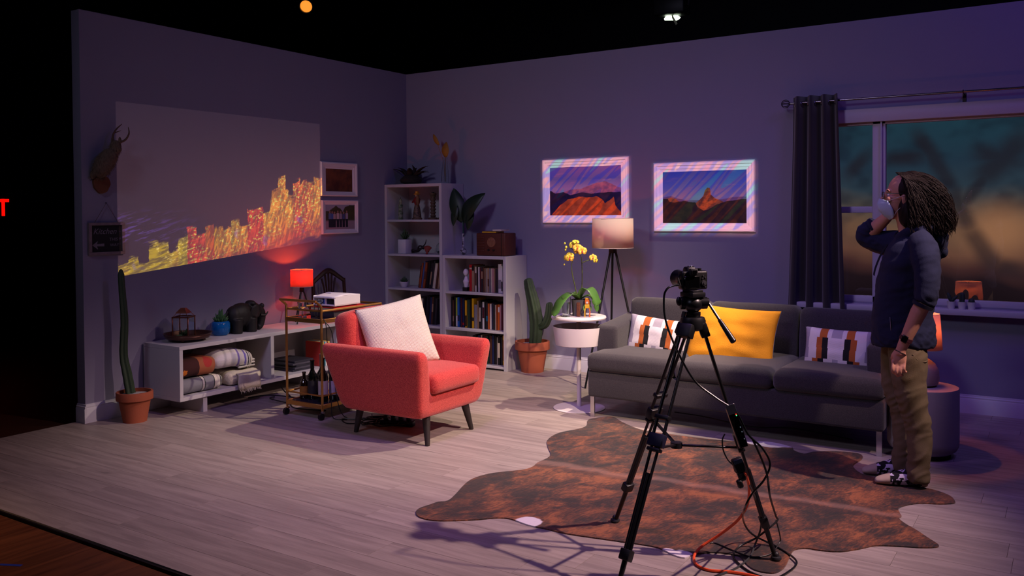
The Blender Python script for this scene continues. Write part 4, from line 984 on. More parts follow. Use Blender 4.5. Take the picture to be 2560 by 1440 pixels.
# ------------------------------------------------------------------ lamps
def shade_mat(name, col, tr):
    m, nt, b = newmat(name); out = [n for n in m.node_tree.nodes if n.type == 'OUTPUT_MATERIAL'][0]
    t = nt.node('ShaderNodeBsdfTranslucent'); t.inputs[0].default_value = lin(col); d = nt.node('ShaderNodeBsdfDiffuse'); d.inputs[0].default_value = lin(col)
    x = nt.node('ShaderNodeMixShader'); x.inputs[0].default_value = tr; nt.set(x.inputs[1], d.outputs[0]); nt.set(x.inputs[2], t.outputs[0]); nt.set(out.inputs[0], x.outputs[0]); return m
SHADE = shade_mat('linen_shade', (226, 208, 190), .38)
def bulb(parent, loc, watts, col, r=.03):
    l = bpy.data.lights.new('bulb_light', 'POINT'); o = bpy.data.objects.new('bulb_light', l); COL.objects.link(o); l.energy = watts; l.color = col; l.shadow_soft_size = r
    o.location = loc; o.parent = parent
def drum(t, z0, z1, r0, r1, m=None):
    b = B(); b.skin([b.ring((0, 0, z), (1, 0, 0), (0, 1, 0), r, r, 48) for z, r in ((z0, r0), (z1, r1))], False); sh = solid(obj('shade', b, m or SHADE, t), .0015)
    for z, r in ((z0, r0), (z1, r1)):
        b = B(); b.tube([(r*cos(a), r*sin(a), z) for a in [k*2*pi/48 for k in range(48)]], .0018, 5, closed=True); obj('rim', b, mat('shade_rim', (190, 180, 176), .6), sh)
    b = B()
    for k in range(3):
        a = k*2*pi/3; b.cyl((0, 0, z1-.012), (r1*cos(a), r1*sin(a), z1-.004), .0015, n=5)
    b.cyl((0, 0, z1-.03), (0, 0, z1-.002), .006, n=8); obj('spider', b, BLACKM, t)
def lamps():
    # small tripod lamp on the console end
    t = thing('table_lamp', 'small black tripod lamp with a glowing red-orange shade on the console', 'lamp', (.20, -1.745, CZ1))
    drum(t, .335, .487, .101, .101, shade_mat('glowing_red_shade', (232, 150, 120), .5))
    b = B(); b.cyl((0, 0, .285), (0, 0, .325), .022, .02, 16); b.cyl((0, 0, .325), (0, 0, .39), .006, n=8); obj('socket', b, BLACKM, t)
    for k in range(3):
        a = k*2*pi/3+.9; b = B(); b.cyl((.012*cos(a), .012*sin(a), .30), (.105*cos(a), .105*sin(a), .001), .007, .0055, 8); obj('leg', b, BLACKM, t)
    b = B(); b.sph((0, 0, .385), (.022, .022, .026)); obj('bulb', b, mat('red_bulb', (255, 120, 60), .4, emit=(255, 60, 20), estr=4), t)
    bulb(t, (0, 0, .435), 7.0, (1, .075, .012), .012)
    # floor lamp behind the side table
    t = thing('floor_lamp', 'black tripod floor lamp with a large cream drum shade', 'lamp', (2.70, -.42, 0))
    drum(t, 1.218, 1.478, .182, .180)
    b = B(); b.cyl((0, 0, 1.172), (0, 0, 1.212), .036, .036, 20); obj('hub', b, BLACKM, t)
    b = B(); b.cyl((0, 0, 1.205), (0, 0, 1.46), .006, n=8); obj('stem', b, BLACKM, t)
    for k in range(3):
        a = k*2*pi/3+pi/2+.55; b = B(); b.cyl((.026*cos(a), .026*sin(a), 1.19), (.30*cos(a), .30*sin(a), .001), .011, .009, 10); obj('leg', b, BLACKM, t)
    b = B(); b.sph((0, 0, 1.29), (.03, .03, .038)); obj('bulb', b, MATS['red_bulb'], t)
    bulb(t, (0, 0, 1.36), 3.6, (1, .10, .04), .012)
    # ceramic lamp on the drum table
    t = thing('table_lamp', 'grey ceramic table lamp with a tapered peach-lit shade on the drum table', 'lamp', (5.325, -1.375, .4315))
    drum(t, .232, .452, .120, .105)
    b = B(); b.lathe([(.06, 0), (.095, .012), (.105, .05), (.10, .10), (.08, .14), (.05, .165), (.02, .178), (.012, .185)], 28); obj('base', b, mat('speckled_ceramic', (150, 144, 140), .6, var=.12, vscale=60), t)
    b = B(); b.cyl((0, 0, .18), (0, 0, .44), .006, n=8); obj('stem', b, BRASS, t)
    b = B(); b.sph((0, 0, .33), (.026, .026, .035)); obj('bulb', b, MATS['red_bulb'], t)
    bulb(t, (0, 0, .385), 10.0, (1, .22, .07), .012)
    # drum table
    t = thing('drum_table', 'round grey concrete drum side table beside the sofa end', 'side table', (5.335, -1.385, 0))
    cm = mat('grey_concrete', (150, 146, 146), .8, var=.08, vscale=6, bump=.1, bscale=50)
    b = B(); b.lathe([(.165, .026), (.192, .045), (.205, .07), (.207, .10), (.207, .42), (.204, .43), (.19, .431)], 56); obj('body', b, cm, t)
    b = B(); b.lathe([(.16, 0), (.16, .027)], 40); obj('plinth', b, mat('plinth_dark', (24, 22, 24), .8), t)
lamps()

# ------------------------------------------------------------------ dining chair in the corner
def dining_chair():
    wm = mat('dark_mahogany', (42, 17, 12), .4, var=.25, vscale=8)
    t = thing('dining_chair', 'dark wooden dining chair with an arched fan back behind the projector', 'chair', (.35, -1.30, 0))
    arch = lambda u: .985-.09*abs(2*u-1)**1.6
    b = B(); pts = [(-.23, -.215, .45), (-.245, -.21, .7), (-.255, -.205, .905)]; b.tube(pts, [.018, .017, .016], 8, 4); obj('back_post', b, wm, t)
    b = B(); b.tube([(x, -y, z) for x, y, z in pts], [.018, .017, .016], 8, 4); obj('back_post', b, wm, t)
    b = B(); b.tube([(-.258, -.205, .885), (-.26, -.13, .93), (-.26, 0, .99), (-.26, .13, .93), (-.258, .205, .885)], [.020, .022, .026, .022, .020], 8, 5); obj('top_rail', b, wm, t)
    for k in range(5):
        s = k-2; b = B(); b.tube([(-.24, s*.012, .5), (-.245, s*.018, .66), (-.252, s*.032, .82), (-.258, s*.045, .965-.012*s*s)], [.009, .008, .008, .010], 6, 4); obj('splat', b, wm, t)
    b = B(); b.box((-.24, 0, .5), (.025, .40, .04), .006); obj('back_rail', b, wm, t)
    b = B(); b.box((0, 0, .445), (.44, .44, .05), .012); obj('seat', b, mat('seat_cloth', (92, 78, 70), .9), t)
    for x, y in ((.19, .19), (.19, -.19), (-.22, .205), (-.22, -.205)):
        b = B(); b.box((x, y, .21), (.034, .034, .42), .004); obj('leg', b, wm, t)
dining_chair()

# ------------------------------------------------------------------ armchair
def fabric(name, c1, c2, fine=420., bump=.6):
    m, nt, b = newmat(name); MATS[name] = m
    co = nt.node('ShaderNodeTexCoord').outputs['Object']
    a = nt.noise(nt.mapping(co, scale=(1, 1, 2.2)), fine, 2, .6); d = nt.noise(nt.mapping(co, scale=(2.2, 2.2, 1)), fine*.8, 2, .6)
    f = nt.math('MULTIPLY', nt.math('ADD', a, d), .5)
    nt.set(b.inputs['Base Color'], nt.mix(nt.step(f, .38, .62), lin(c1), lin(c2))); b.inputs['Roughness'].default_value = .92
    b.inputs['Specular IOR Level'].default_value = .2
    b.inputs['Sheen Weight'].default_value = .25; b.inputs['Sheen Roughness'].default_value = .5
    bn = nt.node('ShaderNodeBump'); bn.inputs['Strength'].default_value = bump; bn.inputs['Distance'].default_value = .002
    nt.set(bn.inputs['Height'], f); nt.set(b.inputs['Normal'], bn.outputs[0]); return m
RED = fabric('red_tweed', (150, 26, 30), (218, 84, 74), 230)
def loft_box(b, z0, a0, z1, a1, k=10, pw=.35, n=32):
    # a = (x0, x1, y0, y1): superellipse cross-sections blended between two heights
    rings = []
    for i in range(k+1):
        u = i/k; q = [a0[j]*(1-u)+a1[j]*u for j in range(4)]; e = 0
        if u < .12: e = .02*(1-u/.12)**2
        if u > .88: e = .02*((u-.88)/.12)**2
        rings.append(b.ring(((q[0]+q[1])/2, (q[2]+q[3])/2, z0+(z1-z0)*u), (1, 0, 0), (0, 1, 0), (q[1]-q[0])/2-e, (q[3]-q[2])/2-e, n, pw=pw))
    b.skin(rings)
def armchair():
    yc = -2.615
    t = thing('armchair', 'red tweed mid-century armchair on dark tapered legs', 'armchair', (2.2, yc, 0))
    ox = -2.2
    b = B()
    k1 = (.345-.185)/.45; hb = .352+(.422-.352)*k1
    loft_box(b, .185, (1.86+ox, 2.57+ox, -.352, .352), .345, (1.86-.145*k1+ox, 2.57+.055*k1+ox, -hb, hb), pw=.20)
    for s in (-1, 1):
        ya = sorted((s*.352, s*.20)); yb = sorted((s*.422, s*.315))
        loft_box(b, .185, (1.86+ox, 2.57+ox, ya[0], ya[1]), .637, (1.715+ox, 2.625+ox, yb[0], yb[1]), pw=.2)
    loft_box(b, .20, (1.86+ox, 2.04+ox, -.34, .34), .62, (1.70+ox, 1.84+ox, -.38, .38), pw=.25)
    body = link_mesh('body', remeshed(b, .011, 12), RED, t)
    b = B(); b.box((0, 0, 0), (.64, .53, .13), .045, 4)
    bmesh.ops.subdivide_edges(b.bm, edges=[e for e in b.bm.edges if e.calc_length() > .12], cuts=6, use_grid_fill=True)
    for v in b.bm.verts: v.co.z += .022*max(0, 1-(v.co.x/.34)**2)*max(0, 1-(v.co.y/.29)**2)*(1 if v.co.z > 0 else -.2)
    for v in b.bm.verts: v.co += V((.11, 0, .405))
    obj('seat_cushion', b, RED, t, smooth=60)
    # back cushion, leaning
    b = B(); b.box((0, 0, 0), (.17, .70, .48), .06, 4)
    bmesh.ops.subdivide_edges(b.bm, edges=[e for e in b.bm.edges if e.calc_length() > .12], cuts=6, use_grid_fill=True)
    tuft = [(.0, -.15, .05), (.0, .15, .05)]
    for v in b.bm.verts:
        if v.co.x > 0:
            for (x, y, z) in tuft: v.co.x -= .03*math.exp(-(((v.co.y-y)/.07)**2+((v.co.z-z)/.07)**2))
            v.co.x += .02*max(0, 1-(v.co.y/.35)**2)
        v.co.z -= .025*(v.co.y/.35)**2*(1 if v.co.z > .1 else 0)
    R_ = Matrix.Rotation(-.16, 4, 'Y')
    for v in b.bm.verts: v.co = R_ @ v.co + V((-.355, .045, .62))
    bk = obj('back_cushion', b, RED, t, smooth=60)
    for (x, y, z) in tuft:
        q = R_ @ V((.079, y, z)) + V((-.355, .045, .62)); b = B(); b.sph(q, (.006, .012, .012), 12, 8); obj('tuft_button', b, RED, bk)
    wl = mat('espresso_leg', (40, 32, 30), .5, var=.15, vscale=10)
    for x, y, dx, dy in ((.31, -.215, .045, -.043), (.31, .215, .035, .038), (-.27, -.215, -.035, -.02), (-.27, .215, -.035, .03)):
        b = B(); b.cyl((x, y, .20), (x+dx, y+dy, 0), .03, .0155, 16); obj('leg', b, wl, t)
armchair()

# ------------------------------------------------------------------ cushions
def cushion_mesh(wd, ht, th, n=30, pinch=.06, wr=.006, seed=0, ears=.5):
    b = B()
    def fn(sgn):
        def f(u, v):
            x, z = 2*u-1, 2*v-1
            e = (max(0, 1-abs(x)**2.6)*max(0, 1-abs(z)**2.6))**.5
            px = x*(1-pinch*(1-abs(z)**ears*0 - z*z)*abs(x)) ; pz = z*(1-pinch*(1-x*x)*abs(z))
            p = V((px*wd/2, 0, pz*ht/2)); w_ = noise.noise(V((x*2.3+seed, z*2.3, sgn*3.1)))*wr*(.3+e)
            p.y = sgn*(th/2*e+w_*e) if e > 0 else 0
            return p
        return f
    ga = b.grid(n, n, fn(1)); gb = b.grid(n, n, fn(-1))
    bmesh.ops.remove_doubles(b.bm, verts=b.bm.verts, dist=.0004)
    return b
def place_cushion(name, label, c, wd, ht, th, m, yaw, tilt, roll=0, pinch=.06, seed=0, wr=.006, group=None):
    t = thing(name, label, 'cushion', c, 0, group); t.rotation_mode = 'XYZ'
    M = Matrix.Rotation(yaw, 4, 'Z') @ Matrix.Rotation(tilt, 4, 'X') @ Matrix.Rotation(roll, 4, 'Y')
    t.rotation_euler = M.to_euler()
    obj('cover', cushion_mesh(wd, ht, th, 34, pinch, wr, seed), m, t, smooth=180)
    return t
def cushions():
    # knitted white cushion on the armchair: diagonal ribbed knit
    m, nt, b = newmat('white_cable_knit'); co = nt.node('ShaderNodeTexCoord').outputs['Object']; s = nt.sep(co)
    wv = nt.node('ShaderNodeTexWave', wave_type='BANDS', bands_direction='Z'); nt.set(wv.inputs[0], nt.mapping(nt.mapping(co, rot=(0, .0, 0)), scale=(1, 1, 1))); wv.inputs['Scale'].default_value = 38; wv.inputs['Distortion'].default_value = 3; wv.inputs['Detail Scale'].default_value = 6
    wx = nt.node('ShaderNodeTexWave', wave_type='BANDS', bands_direction='X'); nt.set(wx.inputs[0], co); wx.inputs['Scale'].default_value = 44; wx.inputs['Distortion'].default_value = 2
    h = nt.math('ADD', wv.outputs[1], nt.math('MULTIPLY', wx.outputs[1], .6))
    nt.set(b.inputs['Base Color'], nt.mix(nt.math('MULTIPLY', h, .6), lin((206, 194, 178)), lin((230, 220, 204)))); b.inputs['Roughness'].default_value = .95
    bn = nt.node('ShaderNodeBump'); bn.inputs['Strength'].default_value = .5; bn.inputs['Distance'].default_value = .004; nt.set(bn.inputs['Height'], h); nt.set(b.inputs['Normal'], bn.outputs[0])
    t = place_cushion('throw_cushion', 'cream cable-knit cushion leaning in the red armchair', (2.105, -2.635, .672), .50, .50, .16, m, radians(56), radians(-20), radians(-11), .05, 3)
    # kilim cushions: stepped pattern in object space
    def kilim():
        m, nt, b = newmat('stepped_kilim'); co = nt.node('ShaderNodeTexCoord').outputs['Object']; s = nt.sep(co)
        ax = nt.math('ABSOLUTE', nt.math('ADD', s[0], 0.)); z = s[2]
        zq = nt.math('FLOOR', nt.math('DIVIDE', nt.math('ADD', z, .145), .0725))       # 0..3 rows
        sh = nt.math('MULTIPLY', zq, .012)
        f = nt.math('ADD', ax, sh)
        f = nt.math('ADD', f, nt.math('MULTIPLY', nt.math('MODULO', zq, 2.), .016))
        top = nt.math('GREATER_THAN', zq, 2.5)
        c = nt.ramp(nt.math('DIVIDE', f, .26), [(0, lin((170, 164, 176))), (.07, lin((222, 214, 218))), (.24, lin((226, 218, 218))), (.30, lin((20, 18, 22))), (.45, lin((176, 92, 38))), (.60, lin((224, 216, 216))), (.82, lin((162, 152, 168))), (.96, lin((216, 208, 212)))], 'CONSTANT')
        ctop = nt.ramp(nt.math('DIVIDE', ax, .26), [(0, lin((172, 164, 176))), (.13, lin((224, 216, 218))), (.24, lin((184, 98, 40))), (.44, lin((224, 216, 218))), (.72, lin((166, 156, 172)))], 'CONSTANT')
        c = nt.mix(top, c, ctop); nt.set(b.inputs['Base Color'], c); b.inputs['Roughness'].default_value = .95
        wv = nt.node('ShaderNodeTexWave', wave_type='BANDS', bands_direction='Z'); nt.set(wv.inputs[0], co); wv.inputs['Scale'].default_value = 70
        bn = nt.node('ShaderNodeBump'); bn.inputs['Strength'].default_value = .35; bn.inputs['Distance'].default_value = .003; nt.set(bn.inputs['Height'], wv.outputs[1]); nt.set(b.inputs['Normal'], bn.outputs[0]); return m
    km = kilim()
    place_cushion('throw_cushion', 'white, rust and black stepped kilim cushion by the sofa arm next to the side table', (3.455, -1.175, .572), .50, .305, .14, km, radians(2), radians(-14), radians(5), .05, 11)
    place_cushion('throw_cushion', 'white, rust and black stepped kilim cushion at the sofa end near the standing person', (4.775, -1.165, .580), .46, .29, .13, km, radians(-2), radians(-14), radians(1), .05, 17)
    ym = mat('mustard_rib_cotton', (226, 150, 22), .9, var=.08, vscale=30, bump=.6, bscale=150, stretch=(1, 1, 3))
    t = place_cushion('throw_cushion', 'large mustard yellow cushion in the middle of the sofa', (4.04, -1.20, .618), .66, .46, .18, ym, radians(2), radians(-18), radians(3), .07, 5, .018)
    b = B(); b.tube([(.33*(1-.07*(1-z*z))-.002, .004, z*.228) for z in [k/8-1 for k in range(17)]], .004, 6); obj('zip_piping', b, mat('blue_grey_zip', (110, 112, 130), .6), t)
cushions()

# ------------------------------------------------------------------ sofa
def sofa():
    SF = fabric('charcoal_weave', (38, 36, 41), (72, 67, 71), 330, .5)
    X0, X1, YF, YB = 3.07, 5.15, -1.63, -.66
    xc = (X0+X1)/2; L = X1-X0
    t = thing('sofa', 'long charcoal grey three-seat sofa on steel legs under the pictures', 'sofa', (xc, -1.15, 0))
    oy = 1.15
    b = B(); b.box((0, (YF+.02+YB)/2+oy, .255), (L-.01, YB-YF-.02, .20), .02, 3); obj('base', b, SF, t)
    for i in range(3):
        w_ = L/3; x = -L/2+w_*(i+.5)
        b = B(); b.box((0, 0, 0), (w_-.004, .86 if True else 0, .135), .045, 4)
        bmesh.ops.subdivide_edges(b.bm, edges=[e for e in b.bm.edges if e.calc_length() > .15], cuts=6, use_grid_fill=True)
        for v in b.bm.verts:
            v.co.z += .018*max(0, 1-(v.co.x/(w_/2))**4)*max(0, 1-(v.co.y/.45)**4)*(1 if v.co.z > 0 else 0) + .003*noise.noise(v.co*6+V((i*5, 0, 0)))
        for v in b.bm.verts: v.co += V((x, -1.205+oy+.0, .415))
        obj('seat_cushion', b, SF, t, smooth=60)
    for s in (-1, 1):
        xa = s*(L/2-.06)
        b = B(); b.box((xa, 0+oy-1.04, .525), (.175, .74, .34), .03, 3)
        for v in b.bm.verts:
            if v.co.z > .55: v.co.z += (v.co.y-(oy-1.41))*.09-.03
        obj('arm', b, SF, t)
    b = B(); b.box((0, YB-.06+oy, .50), (L-.02, .11, .42), .03, 3); obj('back_frame', b, SF, t)
    for i in range(3):
        w_ = (L-.06)/3; x = -L/2+.03+w_*(i+.5)
        b = B(); b.box((0, 0, 0), (w_-.006, .20, .43), .055, 4)
        bmesh.ops.subdivide_edges(b.bm, edges=[e for e in b.bm.edges if e.calc_length() > .12], cuts=6, use_grid_fill=True)
        for v in b.bm.verts:
            if v.co.y < 0: v.co.y -= .02*max(0, 1-(v.co.x/(w_/2))**2)*max(0, 1-(v.co.z/.22)**2)
            v.co += noise.noise_vector(v.co*5+V((i*7, 0, 0)))*.005
        R_ = Matrix.Rotation(-.10, 4, 'X')
        for v in b.bm.verts: v.co = R_ @ v.co + V((x, -.86+oy, .625-(.012 if i == 2 else 0)))
        obj('back_cushion', b, SF, t, smooth=60)
    for x, y in ((-L/2+.035, YF+.045), (L/2-.035, YF+.045), (-L/2+.035, YB-.06), (L/2-.035, YB-.06), (0, YB-.06)):
        b = B(); b.box((x, y+oy, .079), (.034, .012, .158), .001, 1); obj('leg', b, CHROME, t)
sofa()

# ------------------------------------------------------------------ side table with orchid, glass, toy
def side_table():
    wm = mat('white_powder_coat', (216, 206, 208), .45)
    cx, cy = 2.875, -1.375
    t = thing('side_table', 'round white metal pedestal side table with a basket tray under its top', 'side table', (cx, cy, 0))
    b = B(); b.lathe([(.198, 0), (.203, .003), (.202, .006), (.05, .012), (.02, .014)], 56); obj('base', b, wm, t)
    b = B(); b.cyl((0, 0, .012), (0, 0, .718), .0175, n=20); obj('post', b, wm, t)
    b = B(); b.lathe([(.19, .700), (.212, .704), (.216, .714), (.212, .724), (.20, .727)], 56); obj('top', b, wm, t)
    b = B(); b.shell([(.002, .50), (.175, .50), (.182, .504), (.203, .64), (.203, .645)], .003, 56); obj('basket_tray', b, wm, t)
    zt = .7275
    # orchid
    ox, oy = cx+.008, cy-.005
    t = thing('potted_orchid', 'yellow orchid with two flowering stems in a grey felt pot on the side table', 'orchid', (ox, oy, zt))
    b = B(); b.shell([(.002, .003), (.052, 0), (.056, .06), (.062, .128)], .004, 32); obj('pot', b, mat('grey_pot', (86, 84, 90), .85, var=.1, vscale=20), t)
    b = B(); b.lathe([(.05, .09), (.055, .112), (.02, .122), (.001, .123)], 20); obj('bark', b, mat('bark_chips', (74, 48, 34), .9, var=.5, vscale=60, bump=1, bscale=70), t)
    b = B(); b.box((.028, -.064, .055), (.03, .014, .11), .005); obj('bark_strip', b, mat('bark_strip', (108, 62, 40), .9, var=.5, vscale=40, bump=1, bscale=60), t)
    rv = lambda a, u, z: V((_r0.x*a-_f.x*u, _r0.y*a-_f.y*u, z))      # across the view / towards it / up
    def bl(pts, wd, n=3):
        b = B(); P = [rv(*p) for p in pts]; m = 14; rows = []
        for i in range(m+1):
            u = i/m; k = min(len(P)-2, int(u*(len(P)-1))); q = u*(len(P)-1)-k
            g = lambda j: P[max(0, min(len(P)-1, j))]
            a, c, d, e = g(k-1), g(k), g(k+1), g(k+2)
            p = .5*((2*c)+(d-a)*q+(2*a-5*c+4*d-e)*q*q+(3*c-a-3*d+e)*q**3); dd = (g(k+1)-g(k)).normalized(); sd = dd.cross(V((0, 0, 1)))
            sd = (sd.normalized() if sd.length > .2 else V((_r0.y, -_r0.x, 0))); nn = sd.cross(dd)
            hw = wd*sin(pi*min(1, u*.93+.07))**.6
            rows.append([b._v(p-sd*hw+nn*hw*.25), b._v(p), b._v(p+sd*hw+nn*hw*.25)])
        for a, d in zip(rows[:-1], rows[1:]):
            for k in (0, 1): b.bm.faces.new((a[k], a[k+1], d[k+1], d[k]))
        solid(obj('leaf', b, LEAFG, t, smooth=80), .003)
    bl([(-.01, .01, .125), (-.07, .06, .168), (-.14, .10, .12), (-.185, .13, .045), (-.205, .15, .012)], .055)
    bl([(.0, .02, .13), (.035, .05, .20), (.075, .09, .205), (.115, .12, .13), (.12, .13, .085)], .058)
    bl([(.01, .0, .13), (.08, .01, .15), (.12, .02, .08), (.135, .03, .03)], .048)
    bl([(.0, -.02, .13), (-.05, -.05, .17), (-.10, -.1, .13), (-.13, -.12, .08)], .045)
    sm = mat('orchid_stem', (38, 34, 22), .5, col2=(84, 96, 40), vscale=16)
    for pts in ([(.015, 0, .12), (.024, 0, .28), (.022, 0, .42), (.012, 0, .47), (-.03, 0, .50), (-.07, 0, .535)], [(-.012, 0, .12), (-.03, 0, .22), (-.052, 0, .32), (-.058, 0, .39), (-.05, 0, .43)], [(.026, 0, .41), (.05, 0, .425), (.10, 0, .44)]):
        b = B(); b.tube([rv(*p) for p in pts], [.0042]*3+[.0026]*(len(pts)-3), 7, 4); obj('stem', b, sm, t)
    pm = mat('orchid_petal', (240, 186, 70), .6, var=.12, vscale=30); pm2 = mat('orchid_petal_green', (214, 200, 60), .6); lm = mat('orchid_lip', (176, 60, 66), .6)
    def flower(c, r, face, m):
        c = rv(*c); d = rv(*face).normalized(); x = d.orthogonal().normalized(); x = (V((0, 0, 1))-d*d.z); x = x.normalized() if x.length > .1 else V((1, 0, 0)); y = d.cross(x)
        b = B()
        for k, (a, s, w_) in enumerate(((0, 1, .38), (2.2, .95, .36), (-2.2, .95, .36), (1.25, 1.05, .62), (-1.25, 1.05, .62))):
            ax = x*cos(a)+y*sin(a); sd = d.cross(ax); rows = []
            for i in range(6):
                u = i/5; hw = r*w_*sin(pi*(.08+.84*u))**.8; p = c+ax*r*s*u+d*r*.18*sin(u*2.5); rows.append([b._v(p-sd*hw), b._v(p-d*r*.04), b._v(p+sd*hw)])
            for e, f in zip(rows[:-1], rows[1:]):
                for q in (0, 1): b.bm.faces.new((e[q], e[q+1], f[q+1], f[q]))
        f = solid(obj('flower', b, m, t, smooth=80), .001)
        b = B(); b.sph(c+d*r*.15-x*r*.12, r*.2, 8, 6); b.sph(c+d*r*.22-x*r*.3, r*.14, 8, 6); obj('lip', b, lm, f)
    for c, r, fc, m in (((-.045, .01, .55), .034, (-.5, 1, .3), pm2), ((-.025, .02, .575), .028, (.2, .6, .9), pm2), ((-.015, .025, .53), .036, (.1, 1, .1), pm), ((.022, .03, .505), .038, (.25, 1, .1), pm), ((-.012, .015, .505), .03, (-.2, 1, -.3), pm), ((-.075, .02, .45), .034, (-.1, 1, -.1), pm), ((-.098, .01, .452), .030, (-.9, .6, .2), pm2), ((-.066, .0, .475), .03, (.3, .5, .8), pm2), ((.108, .015, .452), .03, (.1, 1, .2), pm), ((.125, .02, .43), .022, (.5, .9, -.2), pm2), ((.135, .01, .425), .016, (.8, .5, 0), pm2)):
        flower(c, r, fc, m)
    for c, r in (((-.10, 0, .535), .009), ((-.105, 0, .515), .007), ((-.11, 0, .565), .007), ((-.115, 0, .40), .006)):
        b = B(); b.sph(rv(*c), (r, r, r*1.3), 10, 8); obj('bud', b, pm2, t)
    b = B(); b.tube([rv(-.07, 0, .535), rv(-.10, 0, .535), rv(-.105, 0, .515)], .0018, 5); obj('bud_stalk', b, sm, t)
    # glass of water
    g = V((cx-.045, cy-.115, zt))
    t = thing('water_glass', 'tall tumbler of water in front of the orchid pot', 'glass', g)
    b = B(); b.shell([(.001, .006), (.030, 0), (.032, .004), (.0355, .152)], .0022, 32); obj('tumbler', b, GLASS, t)
    b = B(); b.lathe([(.0285, .010), (.0324, .112), (.0324, .113)], 32); obj('water', b, WATER, t)
    # little painted toy figure
    q = V((cx+.105, cy-.055, zt))
    t = thing('toy_figure', 'small orange and yellow painted toy figure on the side table', 'figurine', q, YAW)
    om = mat('toy_orange', (224, 110, 36), .5); yl = mat('toy_yellow', (230, 180, 50), .5); gr = mat('toy_green', (90, 140, 50), .5)
    b = B(); b.box((0, 0, .118), (.036, .03, .038), .006); obj('head', b, om, t)
    b = B(); b.sph((-.002, -.016, .112), (.010, .006, .009)); obj('face', b, mat('toy_face', (236, 220, 210), .5), t)
    b = B(); b.box((0, 0, .142), (.03, .026, .012), .003); obj('cap', b, yl, t)
    b = B(); b.box((0, 0, .083), (.036, .024, .032), .005); obj('torso', b, yl, t)
    for s in (-1, 1):
        b = B(); b.tube([(s*.016, 0, .07), (s*.020, -.012, .045), (s*.018, .004, .004), (s*.02, -.012, .004)], .005, 6); obj('leg', b, yl if s < 0 else om, t)
        b = B(); b.tube([(s*.02, 0, .094), (s*.03, -.008, .072), (s*.026, -.016, .052)], .0045, 6); obj('arm', b, gr, t)
    b = B(); b.tube([(.022, .008, .09), (.026, .01, .125)], .004, 6); obj('antler', b, gr, t)
side_table()
# ------------------------------------------------------------------ pictures
FRAMEW = mat('white_picture_frame', (222, 214, 216), .5)
def scape(name, W, H, layers, sky, tint=None):
    # flat print: sky gradient and mountain silhouettes in the print's own coordinates
    m, nt, b = newmat(name); co = nt.node('ShaderNodeTexCoord').outputs['Object']; s = nt.sep(co)
    u = nt.math('ADD', nt.math('DIVIDE', s[0], W), .5); v = nt.math('ADD', nt.math('DIVIDE', s[2], H), .5)
    c = nt.ramp(v, [(p, lin(q)) for p, q in sky])
    cl = nt.noise(nt.mapping(co, scale=(1, 1, 5)), 5, 3, .5); c = nt.mix(nt.math('MULTIPLY', nt.step(cl, .55, .75), .35), c, lin(tint or (150, 110, 140)))
    for pts, c1, c2, ns, am in layers:
        n1 = nt.noise(co, ns, 4, .6); h = nt.math('ADD', nt.curve(u, pts), nt.math('MULTIPLY', nt.math('SUBTRACT', n1, .5), am))
        n2 = nt.noise(nt.mapping(co, scale=(1, 1, 1.4)), ns*.9, 3, .55)
        c = nt.mix(nt.step(nt.math('SUBTRACT', h, v), -.006, .006), c, nt.mix(nt.step(n2, .3, .7), lin(c1), lin(c2)))
    nt.set(b.inputs['Base Color'], c); b.inputs['Roughness'].default_value = .3; b.inputs['Specular IOR Level'].default_value = .3; return m
def frame(name, label, c, W, H, iw, ih, m, axis, off=(0, 0), d=.032, group=None):
    # axis 'y': hangs on the back wall facing -y; 'x': hangs on the left wall facing +x
    t = thing(name, label, 'picture', c, 0 if axis == 'y' else pi/2, group)
    t.rotation_euler = (0, 0, 0) if axis == 'y' else (0, 0, pi/2)
    x0, x1, z0, z1 = -iw/2+off[0], iw/2+off[0], -ih/2+off[1], ih/2+off[1]
    X0, X1, Z0, Z1 = -W/2, W/2, -H/2, H/2
    steps = [(0., -d*.55), (.12, -d), (.35, -d*.96), (.42, -d*.72), (.7, -d*.66), (.76, -d*.5), (1., -d*.42)]
    def quad(u, y): return [(X0+(x0-X0)*u, y, Z0+(z0-Z0)*u), (X1+(x1-X1)*u, y, Z0+(z0-Z0)*u), (X1+(x1-X1)*u, y, Z1+(z1-Z1)*u), (X0+(x0-X0)*u, y, Z1+(z1-Z1)*u)]
    for i in range(4):
        b = B(); j = (i+1) % 4
        prof = [quad(0, -.0005)]+[quad(u, y) for u, y in steps]+[quad(1, -.0005)]
        ra = [b._v(q[i]) for q in prof]; rb = [b._v(q[j]) for q in prof]
        for k in range(len(prof)-1): b.bm.faces.new((ra[k], rb[k], rb[k+1], ra[k+1]))
        b.bm.faces.new((ra[-1], rb[-1], rb[0], ra[0])); b.bm.faces.new(ra); b.bm.faces.new(rb[::-1])
        obj('frame_side', b, FRAMEW, t, smooth=0)
    b = B(); b.box((0, 0, 0), (iw, .003, ih)); obj('print', b, m, t, (off[0], -.008, off[1]), smooth=0)
    return t
